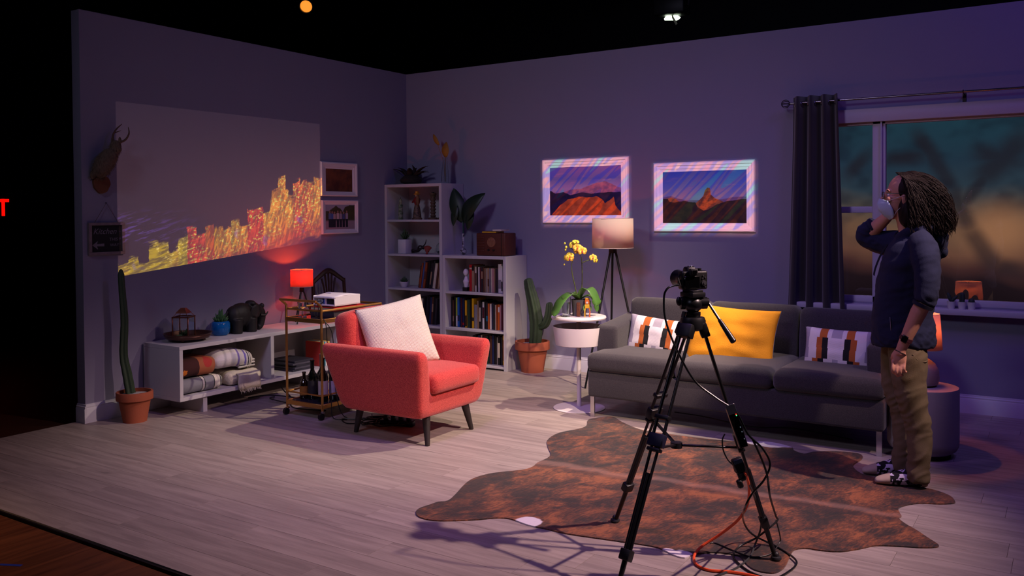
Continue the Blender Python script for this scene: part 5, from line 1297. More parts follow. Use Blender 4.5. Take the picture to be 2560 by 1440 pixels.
def pictures():
    p1 = scape('peak_print', .769, .464, [
        ([(0, .50), (.15, .46), (.30, .53), (.45, .55), (.55, .60), (.66, .66), (.78, .69), (.86, .64), (.94, .58), (1, .55)], (150, 92, 116), (96, 70, 110), 16, .05),
        ([(0, .52), (.08, .46), (.2, .48), (.3, .42), (.45, .47), (.6, .44), (.8, .47), (1, .46)], (26, 22, 44), (44, 32, 62), 10, .06),
        ([(0, -.1), (.03, .02), (.14, .2), (.26, .33), (.42, .38), (.58, .36), (.66, .39), (.74, .33), (.78, .24), (.84, .30), (.9, .37), (.92, .20), (1, .05)], (150, 62, 32), (186, 84, 44), 14, .05)],
        [(0, (60, 60, 110)), (.55, (126, 110, 160)), (.75, (84, 84, 150)), (1, (112, 84, 150))], (170, 110, 150))
    frame('framed_picture', 'white framed print of a snowy peak above red rocks, behind the floor lamp', (2.2015, 0, 1.738), .933, .622, .769, .464, p1, 'y')
    p2 = scape('butte_print', .769, .460, [
        ([(0, .5), (.05, .52), (.1, .53), (.2, .47), (.3, .44), (.7, .45), (.85, .49), (1, .50)], (120, 84, 104), (86, 66, 100), 12, .02),
        ([(0, .44), (.04, .48), (.1, .50), (.16, .47), (.2, .42), (.24, .1), (1, .0)], (150, 86, 48), (104, 62, 44), 18, .02),
        ([(0, .0), (.35, .1), (.40, .38), (.46, .46), (.495, .52), (.515, .63), (.545, .68), (.575, .67), (.585, .54), (.64, .47), (.73, .41), (.8, .3), (1, 0)], (158, 82, 42), (92, 48, 34), 22, .02),
        ([(0, .47), (.06, .48), (.08, .42), (.14, .40), (.25, .43), (.40, .40), (.43, .30), (.5, .24), (.56, .27), (.66, .36), (.78, .42), (1, .45)], (38, 24, 26), (60, 36, 30), 16, .04)],
        [(0, (90, 80, 130)), (.5, (120, 110, 140)), (.7, (80, 92, 150)), (1, (52, 70, 146))], (140, 110, 140))
    frame('framed_picture', 'white framed print of a lone rock butte at sunset, between floor lamp and curtain', (3.3805, 0, 1.6635), .935, .623, .769, .460, p2, 'y', (.005, -.002))
    p3 = mat('sepia_print', (120, 66, 32), .4, col2=(72, 34, 20), vscale=7)
    frame('framed_picture', 'small white framed sepia landscape, upper of the two beside the skyline', (0, -1.0535, 1.8775), .509, .335, .368, .222, p3, 'x', (0, -.01), .024)
    # family photo
    m, nt, b = newmat('family_photo'); co = nt.node('ShaderNodeTexCoord').outputs['Object']; s = nt.sep(co)
    u = nt.math('ADD', nt.math('DIVIDE', s[0], .405), .5); v = nt.math('ADD', nt.math('DIVIDE', s[2], .243), .5)
    c = nt.mix(nt.step(v, .34, .42), lin((150, 130, 140)), lin((150, 150, 164)))
    n1 = nt.noise(co, 14, 3, .6); h = nt.math('ADD', nt.curve(u, [(0, .7), (.12, .75), (.35, .95), (.5, .85), (.58, .7), (.66, .9), (.8, 1.1), (1, 1.0)]), nt.math('MULTIPLY', nt.math('SUBTRACT', n1, .5), .2))
    tr = nt.math('MULTIPLY', nt.step(nt.math('SUBTRACT', h, v), -.02, .02), nt.step(v, .3, .4)); c = nt.mix(tr, c, nt.mix(n1, lin((36, 40, 26)), lin((84, 80, 44))))
    for k, (x, cc) in enumerate(((.14, (90, 110, 150)), (.22, (70, 100, 160)), (.30, (170, 150, 150)), (.41, (190, 172, 172)), (.51, (150, 140, 160)), (.61, (66, 80, 130)), (.72, (160, 150, 170)))):
        ax = nt.math('ABSOLUTE', nt.math('SUBTRACT', u, x)); top = .72-.02*(k % 3)
        body = nt.math('MULTIPLY', nt.math('LESS_THAN', ax, .042), nt.math('MULTIPLY', nt.math('LESS_THAN', v, top-.06), nt.math('GREATER_THAN', v, .08)))
        legs = nt.math('LESS_THAN', v, .42); c = nt.mix(body, c, nt.mix(legs, lin(cc), lin((30, 30, 44))))
        hd = nt.math('LESS_THAN', nt.math('ADD', nt.math('POWER', nt.math('DIVIDE', nt.math('SUBTRACT', u, x), .026), 2.), nt.math('POWER', nt.math('DIVIDE', nt.math('SUBTRACT', v, top-.01), .055), 2.)), 1.)
        c = nt.mix(hd, c, lin((150, 110, 96)))
    nt.set(b.inputs['Base Color'], c); b.inputs['Roughness'].default_value = .35
    frame('framed_picture', 'small white framed group photo of a family outdoors, lower of the two', (0, -1.0465, 1.5045), .503, .333, .405, .243, m, 'x', (.005, .0), .024)
pictures()

def text_mesh(txt, size, shear=0):
    cu = bpy.data.curves.new('t', 'FONT'); cu.body = txt; cu.size = size; cu.shear = shear; cu.align_x = 'CENTER'; cu.extrude = .0004; cu.resolution_u = 3
    o = bpy.data.objects.new('t', cu); COL.objects.link(o); dg = bpy.context.evaluated_depsgraph_get(); me = bpy.data.meshes.new_from_object(o.evaluated_get(dg)); bpy.data.objects.remove(o); bpy.data.curves.remove(cu); me.materials.clear(); return me
def wall_decor():
    yc, zc, W, H = -3.526, 1.362, .29, .243
    t = thing('chalkboard_sign', 'small framed chalkboard with a left arrow hanging by cord below the antlered mount', 'sign', (0, yc, zc))
    fm = mat('weathered_frame', (120, 104, 108), .8, var=.4, vscale=30)
    for c, d in (((.014, 0, H/2-.011), (.02, W, .022)), ((.014, 0, -H/2+.011), (.02, W, .022)), ((.014, -W/2+.012, 0), (.02, .024, H-.044)), ((.014, W/2-.012, 0), (.02, .024, H-.044))):
        b = B(); b.box(c, d, .002, 1); obj('frame_side', b, fm, t)
    b = B(); b.box((.008, 0, 0), (.008, W-.044, H-.042)); obj('slate', b, mat('chalk_slate', (20, 18, 22), .8, var=.3, vscale=12), t, smooth=0)
    ch = mat('chalk', (112, 106, 116), .9)
    for txt, sz, y, z, sh in (('Kitchen', .060, -.015, .035, .35), ('THIS', .034, .055, -.018, .1), ('WAY', .032, .062, -.060, .1)):
        me = text_mesh(txt, sz, sh); me.materials.append(ch); o = bpy.data.objects.new('chalk_lettering', me); COL.objects.link(o); o.parent = t; o.location = (.0126, y, z); o.rotation_euler = (pi/2, 0, pi/2)
    b = B(); b.prism([(-.115, -.048), (-.07, -.016), (-.078, -.04), (-.02, -.036), (-.02, -.058), (-.078, -.056), (-.07, -.08)], .0008, lambda u, v, h: V((.0122+h, u, v))); obj('chalk_arrow', b, ch, t, smooth=0)
    b = B(); b.tube([(.012, -W/2+.045, H/2-.01), (.012, .002, .268), (.012, W/2-.045, H/2-.01)], .0016, 6); obj('cord', b, mat('jute_cord', (86, 66, 52), .9), t)
    b = B(); b.cyl((0, .002, .268), (.018, .002, .268), .003, n=8); obj('nail', b, BLACKM, t)
    # antlered animal mount on a wood slice
    t = thing('animal_mount', 'small furry antlered animal mount above a round wood slice on the wall', 'taxidermy', (0, -3.56, 1.77))
    wm = mat('wood_slice', (104, 62, 36), .8, var=.2, vscale=20)
    b = B(); rr = [.066*(1+.06*sin(3*a)+.03*cos(7*a)) for a in [k*2*pi/28 for k in range(28)]]
    b.prism([(rr[k]*cos(k*2*pi/28), rr[k]*sin(k*2*pi/28)) for k in range(28)], .022, lambda u, v, h: V((h, u, v))); obj('wood_slice', b, wm, t, smooth=30)
    b = B()
    b.tube([(.03, -.05, .06), (.05, -.03, .10), (.062, .0, .16), (.075, .03, .21), (.08, .05, .25)], [.03, .062, .07, .06, .044], 14, 4)
    b.sph((.088, .07, .28), (.04, .042, .052)); b.sph((.115, .08, .262), (.022, .02, .024)); b.sph((.02, -.075, .065), (.016, .02, .034))
    fur = mat('grey_brown_fur', (104, 84, 68), .95, var=.4, vscale=24, bump=1, bscale=120)
    body = remeshed(b, .008, 3); pts = [(v.co.copy(), v.normal.copy()) for v in body.vertices]
    link_mesh('body', body, fur, t)
    b = B(); r2 = random.Random(3)
    for p, n in r2.sample(pts, min(650, len(pts))):
        q = p+n*.012+V((0, -.006, -.014)); b.tube([p-n*.002, q], [.0016, .0003], 3, cap=False)
    f = obj('fur', b, fur, t); f['kind'] = 'stuff'
    an = mat('antler_horn', (84, 58, 40), .6, var=.3, vscale=30)
    for pts_, rr_ in (([(.085, .06, .31), (.08, .055, .36), (.09, .075, .41), (.095, .12, .455)], [.009, .008, .006, .002]), ([(.10, .085, .31), (.12, .13, .335), (.13, .155, .385), (.12, .155, .435)], [.009, .008, .006, .002]), ([(.085, .065, .385), (.10, .11, .405)], [.005, .0015])):
        b = B(); b.tube(pts_, rr_, 7, 4); obj('antler', b, an, t)
    for s in (-1, 1): b = B(); b.sph((.075+.03*(s > 0), .055+.04*(s > 0), .325), (.008, .014, .03), 10, 8); obj('ear', b, fur, t)
    b = B(); b.sph((.118, .062, .29), .006, 8, 6); obj('eye', b, mat('eye_black', (4, 4, 4), .1), t)
wall_decor()

# ------------------------------------------------------------------ window sill pots
def sill_pots():
    for i, (x, kind, lab) in enumerate(((5.352, 0, 'tiny white pot with two leaning cactus pads on the window sill'), (5.424, 1, 'tiny white pot with an upright round-headed cactus, middle one on the sill'), (5.488, 2, 'tiny white pot with a low globe cactus on the window sill'))):
        t = thing('potted_cactus', lab, 'potted cactus', (x, -.078, .790), 0, 'tiny cactus pots on the sill')
        b = B(); b.shell([(.001, .003), (.022, 0), (.030, .052), (.031, .056)], .003, 20); obj('pot', b, POTW, t)
        b = B(); b.lathe([(.026, .03), (.028, .048), (.001, .05)], 14); obj('soil', b, mat('soil', (40, 30, 24)), t)
        cm = mat('sill_cactus', (40, 52, 44), .7)
        if kind == 0:
            b = B(); b.sph((-.012, 0, .085), (.014, .011, .04), 12, 8, (0, -.35, 0)); obj('pad', b, cm, t); b = B(); b.sph((.018, 0, .075), (.013, .011, .034), 12, 8, (0, .75, 0)); obj('pad', b, cm, t)
        elif kind == 1:
            b = B(); ribbed(b, [(0, 0, .045), (0, 0, .085), (0, 0, .115), (0, 0, .128)], [.018, .021, .018, .004], 7, .2, 28, 4); obj('stem', b, cm, t)
        else:
            b = B(); b.sph((0, 0, .062), (.022, .022, .024), 16, 10); obj('globe', b, cm, t)
sill_pots()

# ------------------------------------------------------------------ cowhide rug
RUG_PX = [(1534, 1043), (1554, 1055), (1583, 1068), (1612, 1077), (1660, 1084), (1720, 1092), (1790, 1100), (1850, 1104), (1885, 1104), (1930, 1106), (1978, 1118), (1984, 1126), (2010, 1135), (2034, 1130), (2090, 1129), (2140, 1133), (2156, 1140), (2153, 1149), (2135, 1160), (2133, 1168), (2146, 1180), (2170, 1190), (2230, 1204), (2300, 1217), (2345, 1228), (2375, 1240), (2386, 1251), (2385, 1258), (2350, 1260), (2300, 1258), (2262, 1264), (2246, 1272), (2250, 1284), (2254, 1291), (2247, 1296), (2262, 1309), (2290, 1325), (2320, 1345), (2346, 1362), (2340, 1368), (2300, 1369), (2250, 1366), (2190, 1364), (2150, 1372), (2100, 1379), (2050, 1376), (2019, 1371), (1987, 1374), (1976, 1389), (1965, 1413), (1950, 1427), (1929, 1433), (1893, 1427), (1871, 1415), (1858, 1400), (1844, 1389), (1802, 1382), (1766, 1382), (1734, 1386), (1712, 1395), (1685, 1388), (1658, 1375), (1626, 1365), (1509, 1348), (1415, 1334), (1368, 1323), (1321, 1313), (1279, 1298), (1251, 1295), (1227, 1296), (1181, 1300), (1110, 1302), (1075, 1300), (1049, 1293), (1040, 1283), (1047, 1272), (1075, 1262), (1096, 1255), (1120, 1252), (1141, 1234), (1163, 1210), (1187, 1195), (1233, 1183), (1306, 1175), (1332, 1167), (1344, 1157), (1376, 1140), (1370, 1119), (1368, 1102), (1385, 1088), (1408, 1080), (1449, 1072), (1467, 1064), (1472, 1049), (1510, 1043)]
def rug():
    m, nt, bs = newmat('brindle_cowhide')
    P = nt.node('ShaderNodeNewGeometry').outputs['Position']; s = nt.sep(P)
    a0, a1 = on_z(1344, 1157), on_z(2254, 1291); d = (a1-a0).normalized(); nx, ny = -d.y, d.x
    lat = nt.math('ADD', nt.math('MULTIPLY', nt.math('SUBTRACT', s[0], a0.x), nx), nt.math('MULTIPLY', nt.math('SUBTRACT', s[1], a0.y), ny))
    lon = nt.math('ADD', nt.math('MULTIPLY', nt.math('SUBTRACT', s[0], a0.x), d.x), nt.math('MULTIPLY', nt.math('SUBTRACT', s[1], a0.y), d.y))
    q = nt.comb(lon, lat, 0.)
    big = nt.noise(nt.mapping(q, scale=(1.2, 1.2, 1)), 2.4, 3, .55)
    bri = nt.noise(nt.mapping(nt.mapping(q, rot=(0, 0, .35)), scale=(4.2, 2.2, 1)), 2.2, 5, .68, .9)
    fin = nt.noise(nt.mapping(nt.mapping(q, rot=(0, 0, .35)), scale=(34, 9, 1)), 3.0, 3, .65)
    f = nt.math('ADD', nt.math('MULTIPLY', bri, .5), nt.math('MULTIPLY', big, .5)); f = nt.math('ADD', f, nt.math('MULTIPLY', nt.math('SUBTRACT', fin, .5), .30))
    c = nt.ramp(f, [(.37, lin((16, 10, 9))), (.46, lin((44, 24, 17))), (.53, lin((88, 46, 25))), (.62, lin((140, 78, 40)))])
    # pale spine
    al = nt.math('ABSOLUTE', nt.math('ADD', lat, nt.math('MULTIPLY', nt.math('SUBTRACT', big, .5), .22)))
    c = nt.mix(nt.math('MULTIPLY', nt.step(al, .06, .005), .34), c, lin((158, 118, 104)))
    c = nt.mix(nt.math('MULTIPLY', nt.step(nt.math('ABSOLUTE', nt.math('ADD', lat, .07)), .05, .01), .5), c, lin((48, 22, 20)))
    # white belly patches
    for px, py, r in ((1320, 1306, .075), (1700, 1387, .06), (1672, 1380, .045), (1930, 1110, .10), (1890, 1106, .07), (1965, 1114, .06)):
        k = on_z(px, py, .005); dx = nt.math('SUBTRACT', s[0], k.x); dy = nt.math('SUBTRACT', s[1], k.y)
        dd = nt.math('SQRT', nt.math('ADD', nt.math('MULTIPLY', dx, dx), nt.math('MULTIPLY', dy, dy))); dd = nt.math('ADD', dd, nt.math('MULTIPLY', nt.math('SUBTRACT', nt.noise(P, 14, 2, .5), .5), .05))
        c = nt.mix(nt.step(dd, r, r*.8), c, lin((216, 208, 214)))
    nt.set(bs.inputs['Base Color'], c); bs.inputs['Roughness'].default_value = .62; bs.inputs['Sheen Weight'].default_value = .2
    bn = nt.node('ShaderNodeBump'); bn.inputs['Strength'].default_value = .5; bn.inputs['Distance'].default_value = .003; nt.set(bn.inputs['Height'], fin); nt.set(bs.inputs['Normal'], bn.outputs[0])
    pts = [on_z(x, y, .004) for x, y in RUG_PX]
    c0 = on_z(1780, 1230, 0)
    # smooth the outline
    n = len(pts); out = []
    for i in range(n):
        a, b_, c_, e = pts[i-1], pts[i], pts[(i+1) % n], pts[(i+2) % n]
        for k in range(3):
            u = k/3; p = .5*((2*b_)+(c_-a)*u+(2*a-5*b_+4*c_-e)*u*u+(3*b_-a-3*c_+e)*u**3); out.append(p)
    b = B(); top = [b._v((p.x-c0.x, p.y-c0.y, .0065)) for i, p in enumerate(out)]; bot = [b._v((p.x-c0.x, p.y-c0.y, .0005)) for p in out]
    nn = len(out)
    from mathutils.geometry import tessellate_polygon
    for a, c, e in tessellate_polygon([[V((p.x, p.y, 0)) for p in out]]):
        b.bm.faces.new((top[a], top[c], top[e])); b.bm.faces.new((bot[a], bot[e], bot[c]))
    for i in range(nn): b.bm.faces.new((top[i], top[(i+1) % nn], bot[(i+1) % nn], bot[i]))
    tag(obj('cowhide_rug', b, m, None, (c0.x, c0.y, 0), smooth=30), 'dark brindle cowhide rug spread over the grey plank floor', 'rug')
rug()

# ------------------------------------------------------------------ tripod, camera, cables
TL, TR, TF = V((4.238, -3.505, .007)), V((5.043, -3.553, .007)), V((4.597, -4.226, 0.0))
AP = V((4.722, -3.705, 1.062))
def dp(px, py, t): return CAM+_ray(px, py)*t
def tripod():
    t = thing('camera_tripod', 'black twin-leg video tripod standing on the cowhide rug', 'tripod', (AP.x, AP.y, 0)); o = V((-AP.x, -AP.y, 0))
    bm_ = mat('tripod_anodised', (17, 17, 20), .34, .25, spec=.6); bp = mat('tripod_plastic', (16, 16, 20), .45); blu = mat('clamp_navy', (20, 22, 48), .45)
    cen = V((4.655, -3.735, .50))
    for foot, tc, tl, hollow in ((TL, .57, .19, 0), (TR, .50, .16, 1), (TF, .545, .135, 0)):
        d = AP-foot; out = V((foot.x-AP.x, foot.y-AP.y, 0)).normalized(); side = V((-out.y, out.x, 0)); sh = AP+out*.035+V((0, 0, -.012))
        at = lambda u: foot+(sh-foot)*u
        leg = obj('leg', (lambda b: (b.cyl(at(tl)+o, at(.02)+o, .0115, .010, 12), b)[1])(B()), bm_, t)
        b = B()
        for s in (-1, 1): b.cyl(at(.97)+side*s*.024+o, at(tc-.02)+side*s*.027+o, .0072, n=10)
        obj('upper_tube', b, bm_, leg)
        b = B()
        for s in (-1, 1): b.cyl(at(tc)+side*s*.018+o, at(tl)+side*s*.014+o, .0065, n=10)
        b.cyl(at(tc-.12)+o, at(tl)+o, .0125, n=12); obj('lower_tube', b, bm_, leg)
        q = d.to_track_quat('Z', 'Y').to_euler()
        rot = Matrix((side, out, side.cross(out))).transposed().to_euler()
        def clampbox(u, w_, h_, dd, m_):
            b = B(); b.box((0, 0, 0), (w_, dd, h_), .005, 2); M_ = Matrix.Translation(at(u)+o) @ Matrix((side, (d.normalized().cross(side)), d.normalized())).transposed().to_4x4()
            for v in b.bm.verts: v.co = M_ @ v.co
            return obj('clamp', b, m_, leg)
        clampbox(tc, .075, .055, .034, blu if foot is TF else bp); clampbox(tc-.035, .066, .016, .03, bp); clampbox(tl, .05, .045, .036, bp); clampbox(.965, .07, .06, .04, bp)
        if foot is not TR: clampbox(tc+.085, .072, .02, .03, bp)
        b = B(); b.lathe([(.012, .012), (.022, .008), (.024, 0), (.02, -.006)], 16); b.sph((0, 0, .016), .014, 12, 8)
        M_ = Matrix.Translation(foot+o+V((0, 0, .0065)))
        for v in b.bm.verts: v.co = M_ @ v.co
        obj('foot', b, mat('foot_rubber', (40, 40, 44), .4), leg)
        b = B(); p0 = at(tc-.03)+o; p1 = cen+o; b.box((0, 0, 0), ((p1-p0).length, .016, .009), .002, 1)
        M_ = Matrix.Translation((p0+p1)/2) @ (p1-p0).to_track_quat('X', 'Z').to_matrix().to_4x4()
        for v in b.bm.verts: v.co = M_ @ v.co
        obj('spreader_arm', b, bm_, t)
    b = B(); b.cyl(cen+o-V((0, 0, .012)), cen+o+V((0, 0, .012)), .026, n=16); obj('spreader_hub', b, bp, t)
    b = B(); b.lathe([(.03, 1.01), (.052, 1.02), (.056, 1.055), (.05, 1.07), (.02, 1.072)], 20); obj('shoulder', b, bp, t)
    b = B(); b.lathe([(.03, 1.072), (.034, 1.078), (.034, 1.092), (.022, 1.096)], 20); obj('bowl', b, bm_, t)
    b = B(); b.box((-.03, -.035, 1.082), (.016, .012, .03), .002, 1, (0, .3, 0)); obj('bubble_level', b, mat('steel_dull', (130, 128, 130), .3, .8), t)
    b = B(); b.sph((0, 0, 1.128), (.044, .044, .038), 20, 12); R0 = _r0
    b.cyl(V((0, 0, 1.132))-R0*.055, V((0, 0, 1.132))+R0*.062, .028, .026, 18); obj('fluid_head', b, mat('head_black', (22, 22, 25), .35, .2, spec=.6), t)
    b = B(); b.cyl(V((0, 0, 1.136))+R0*.055, V((0, 0, 1.136))+R0*.07, .018, n=14); obj('drag_knob', b, bp, t)
    b = B(); b.sph(V((0, 0, 1.14))-R0*.062, (.012, .012, .02), 10, 8); obj('lock_lever', b, bp, t)
    b = B(); b.box((0, 0, 1.170), (.075, .085, .022), .004, 2, (0, 0, radians(63))); b.box((0, 0, 1.185), (.06, .07, .01), .002, 1, (0, 0, radians(63))); obj('quick_plate', b, bp, t)
    h0 = V((0, 0, 1.134))+R0*.066-_f*.01; h1 = dp(1835, 856, 3.74)+o; hm = h0.lerp(h1, .45)
    b = B(); b.tube([h0, hm], .0062, 8); ph = obj('pan_handle', b, bm_, t)
    b = B(); b.tube([hm-(h1-hm)*.03, h0.lerp(h1, .55), h0.lerp(h1, .8), h1-(h1-h0)*.02, h1], [.008, .0105, .0125, .0135, .009], 12); obj('handle_grip', b, mat('grip_rubber', (18, 18, 26), .35), ph)
tripod()
def video_camera():
    c = V((AP.x, AP.y, 1.1915)); bl = mat('camera_black', (15, 15, 16), .42, spec=.5, bump=.1, bscale=200); gl = mat('camera_gloss', (6, 6, 8), .12)
    t = thing('video_camera', 'black mirrorless camera mounted on the tripod head, screen side out', 'camera', c, radians(50))
    b = B(); b.box((0, 0, .042), (.125, .045, .082), .009, 3); b.box((.048, .014, .040), (.03, .07, .076), .012, 3); obj('body', b, bl, t)
    b = B(); b.box((-.012, .006, .088), (.05, .055, .026), .008, 3, taper=.8); obj('viewfinder_hump', b, bl, t)
    b = B(); b.box((-.012, -.030, .080), (.038, .016, .030), .005, 2); b.box((-.012, -.038, .081), (.028, .006, .02), .002, 1); obj('eyecup', b, mat('eyecup_rubber', (20, 20, 22), .7), t)
    b = B(); b.box((-.012, -.0415, .081), (.018, .002, .012)); obj('eyepiece', b, gl, t, smooth=0)
    b = B(); b.box((-.016, -.024, .034), (.074, .005, .052), .002, 1); obj('screen', b, gl, t)
    b = B(); b.cyl((.042, -.022, .03), (.042, -.027, .03), .0115, n=20); b.cyl((.042, -.027, .03), (.042, -.029, .03), .005, n=14); obj('dial', b, mat('dial_grey', (60, 60, 64), .4), t)
    for x, z in ((.036, .05), (.048, .054), (.038, .062), (.05, .012)):
        b = B(); b.cyl((x, -.022, z), (x, -.0255, z), .0035, n=10); obj('button', b, MATS['dial_grey'], t)
    b = B(); b.cyl((.03, 0, .08), (.03, 0, .093), .011, n=18); obj('mode_dial', b, bl, t)
    b = B(); b.cyl((.05, .028, .074), (.05, .028, .084), .007, n=12); obj('shutter_button', b, CHROME, t)
    b = B(); b.box((-.012, .0, .103), (.02, .02, .004), .001, 1); obj('hot_shoe', b, CHROME, t)
    b = B()
    for a, r in ((.02, .032), (.05, .034), (.052, .036), (.085, .036), (.087, .034), (.105, .035), (.13, .038)):
        pass
    rings = [b.ring((-.008, a, .042), (1, 0, 0), (0, 0, 1), r, r, 24) for a, r in ((.02, .030), (.045, .033), (.047, .036), (.08, .036), (.082, .034), (.10, .035), (.125, .039), (.126, .034), (.11, .03))]
    b.skin(rings); obj('lens', b, mat('lens_barrel', (12, 12, 20), .3), t)
    b = B(); b.cyl((-.008, .108, .042), (-.008, .112, .042), .029, n=24); obj('front_element', b, mat('lens_glass', (10, 6, 30), .03, spec=1), t)
    b = B(); b.tube([(-.062, .0, .07), (-.075, -.01, .05), (-.07, -.02, .02)], .004, 6, 3); obj('strap_lug', b, bl, t)
    b = B(); b.box((-.068, -.004, .034), (.012, .016, .022), .002, 1); obj('port_cover', b, bl, t)
video_camera()
def set_cables():
    g = mat('glossy_black_cable', (22, 24, 26), .22)
    def cab(name, pts, r, m, lab, cat='cable', grp='black cables', sub=6):
        b = B(); b.tube(pts, r, 7, sub); return tag(obj(name, b, m), lab, cat, grp)
    cab('video_cable', [dp(1697, 712, 3.72), dp(1684, 714, 3.70), dp(1668, 722, 3.68), dp(1660, 745, 3.68), dp(1664, 800, 3.66), dp(1690, 870, 3.62), dp(1735, 950, 3.6), dp(1790, 995, 3.58), dp(1840, 1030, 3.56), dp(1870, 1085, 3.55), dp(1905, 1120, 3.55), dp(1925, 1160, 3.55), dp(1910, 1200, 3.56), dp(1880, 1235, 3.58), dp(1862, 1270, 3.6), on_z(1858, 1300, .14), on_z(1880, 1335, .05), on_z(1940, 1366, .012), on_z(1985, 1395, .012), on_z(1988, 1415, .006), on_z(1950, 1442, .006), on_z(1900, 1462, .006)], .0045, g, 'long black camera cable draping from the camera down the tripod to the floor')
    cab('extension_cord', [dp(1858, 1178, 3.58), dp(1866, 1190, 3.57), on_z(1873, 1222, .34), on_z(1868, 1262, .25), on_z(1845, 1300, .17), on_z(1800, 1336, .09), on_z(1757, 1364, .035), on_z(1736, 1388, .012), on_z(1740, 1410, .007), on_z(1772, 1425, .007), on_z(1830, 1430, .007), on_z(1890, 1441, .007), on_z(1960, 1462, .007)], .0062, mat('orange_vinyl', (226, 84, 44), .4), 'orange extension cord hanging from the tripod leg and curling onto the floor', 'cord', None)
    cab('power_cable', [dp(1880, 1095, 3.55), dp(1905, 1150, 3.55), dp(1918, 1190, 3.55), dp(1925, 1240, 3.56), on_z(1940, 1290, .16), on_z(1944, 1300, .13), on_z(1925, 1318, .12), on_z(1890, 1345, .05), on_z(1850, 1365, .012), on_z(1833, 1388, .008), on_z(1846, 1408, .006), on_z(1880, 1432, .006), on_z(1930, 1450, .006)], .0045, CABLE, 'black power cable looping from the converter box behind the tripod leg to the floor')
    cab('power_cable', [on_z(1872, 1210, .38), on_z(1890, 1250, .27), on_z(1900, 1290, .18), on_z(1902, 1320, .12), on_z(1888, 1360, .03), on_z(1875, 1392, .010), on_z(1840, 1420, .006), on_z(1790, 1440, .006), on_z(1740, 1460, .006)], .0042, mat('grey_sheen_cable', (60, 62, 64), .3), 'grey-black cable falling in front of the tripod leg and crossing the orange cord')
    cab('power_cable', [on_z(1940, 1300, .13), on_z(1950, 1340, .06), on_z(1948, 1358, .03), on_z(1925, 1385, .012), on_z(1880, 1392, .010), on_z(1830, 1375, .010), on_z(1790, 1358, .010), on_z(1776, 1358, .010)], .003, CABLE, 'thin black lead lying on the cowhide beside the tripod foot')
    cab('power_cable', [dp(1812, 1085, 3.6), dp(1806, 1100, 3.6), dp(1808, 1125, 3.6), dp(1820, 1150, 3.6), dp(1836, 1165, 3.58)], .003, CABLE, 'short looped lead between the spreader and the adapter on the tripod leg')
    cab('floor_cable', [(3.6, -1.2, .02), (3.9, -1.35, .05), (4.25, -1.42, .04), (4.55, -1.38, .055), (4.9, -1.3, .012)], .004, CABLE, 'black cable sagging under the middle of the sofa')
    # converter box strapped to the leg
    def leg_dir(): return (AP-TR).normalized()
    d = leg_dir(); out = V((TR.x-AP.x, TR.y-AP.y, 0)).normalized(); side = V((-out.y, out.x, 0)); n = d.cross(side)
    p = dp(1842, 1068, 3.57); t = thing('converter_box', 'black signal converter box with status lights taped to the tripod leg', 'converter', p)
    M_ = Matrix((_r0.cross(d).cross(d)*-1, _r0.cross(d), d)).transposed().to_4x4(); M_ = Matrix((( -_r0.cross(d)).cross(d), -_r0.cross(d), d)).transposed().to_4x4()
    def pb(c, s, m, nm, bev=.003):
        b = B(); b.box(c, s, bev, 1)
        for v in b.bm.verts: v.co = M_ @ v.co
        return obj(nm, b, m, t)
    pb((0, 0, 0), (.038, .030, .17), mat('converter_black', (12, 11, 12), .25), 'housing')
    pb((.0, -.0165, .08), (.040, .004, .04), mat('clear_tape', (50, 52, 64), .15), 'tape_wrap', .001)
    for k, (z, c) in enumerate(((.055, (255, 60, 40)), (.050, (60, 255, 160)), (.0, (180, 200, 220)), (-.02, (180, 200, 220)), (-.05, (160, 170, 190)))):
        pb((.012, -.017, z), (.004, .003, .004), mat('led_%d' % c[0], c, .3, emit=c, estr=1.2 if k < 2 else .15), 'status_light', 0)
    p = dp(1846, 1163, 3.58); t = thing('power_adapter', 'black power adapter with plugs strapped to the tripod leg above the orange cord', 'adapter', p)
    pb((0, 0, 0), (.046, .04, .058), BLACKP, 'housing', .005); pb((.0, -.02, .02), (.036, .003, .016), mat('adapter_label', (70, 90, 110), .4), 'rating_label', .0005)
    pb((-.004, -.008, -.045), (.03, .028, .036), BLACKP, 'plug', .005); pb((-.022, -.012, -.07), (.024, .024, .034), BLACKP, 'plug', .005)
set_cables()
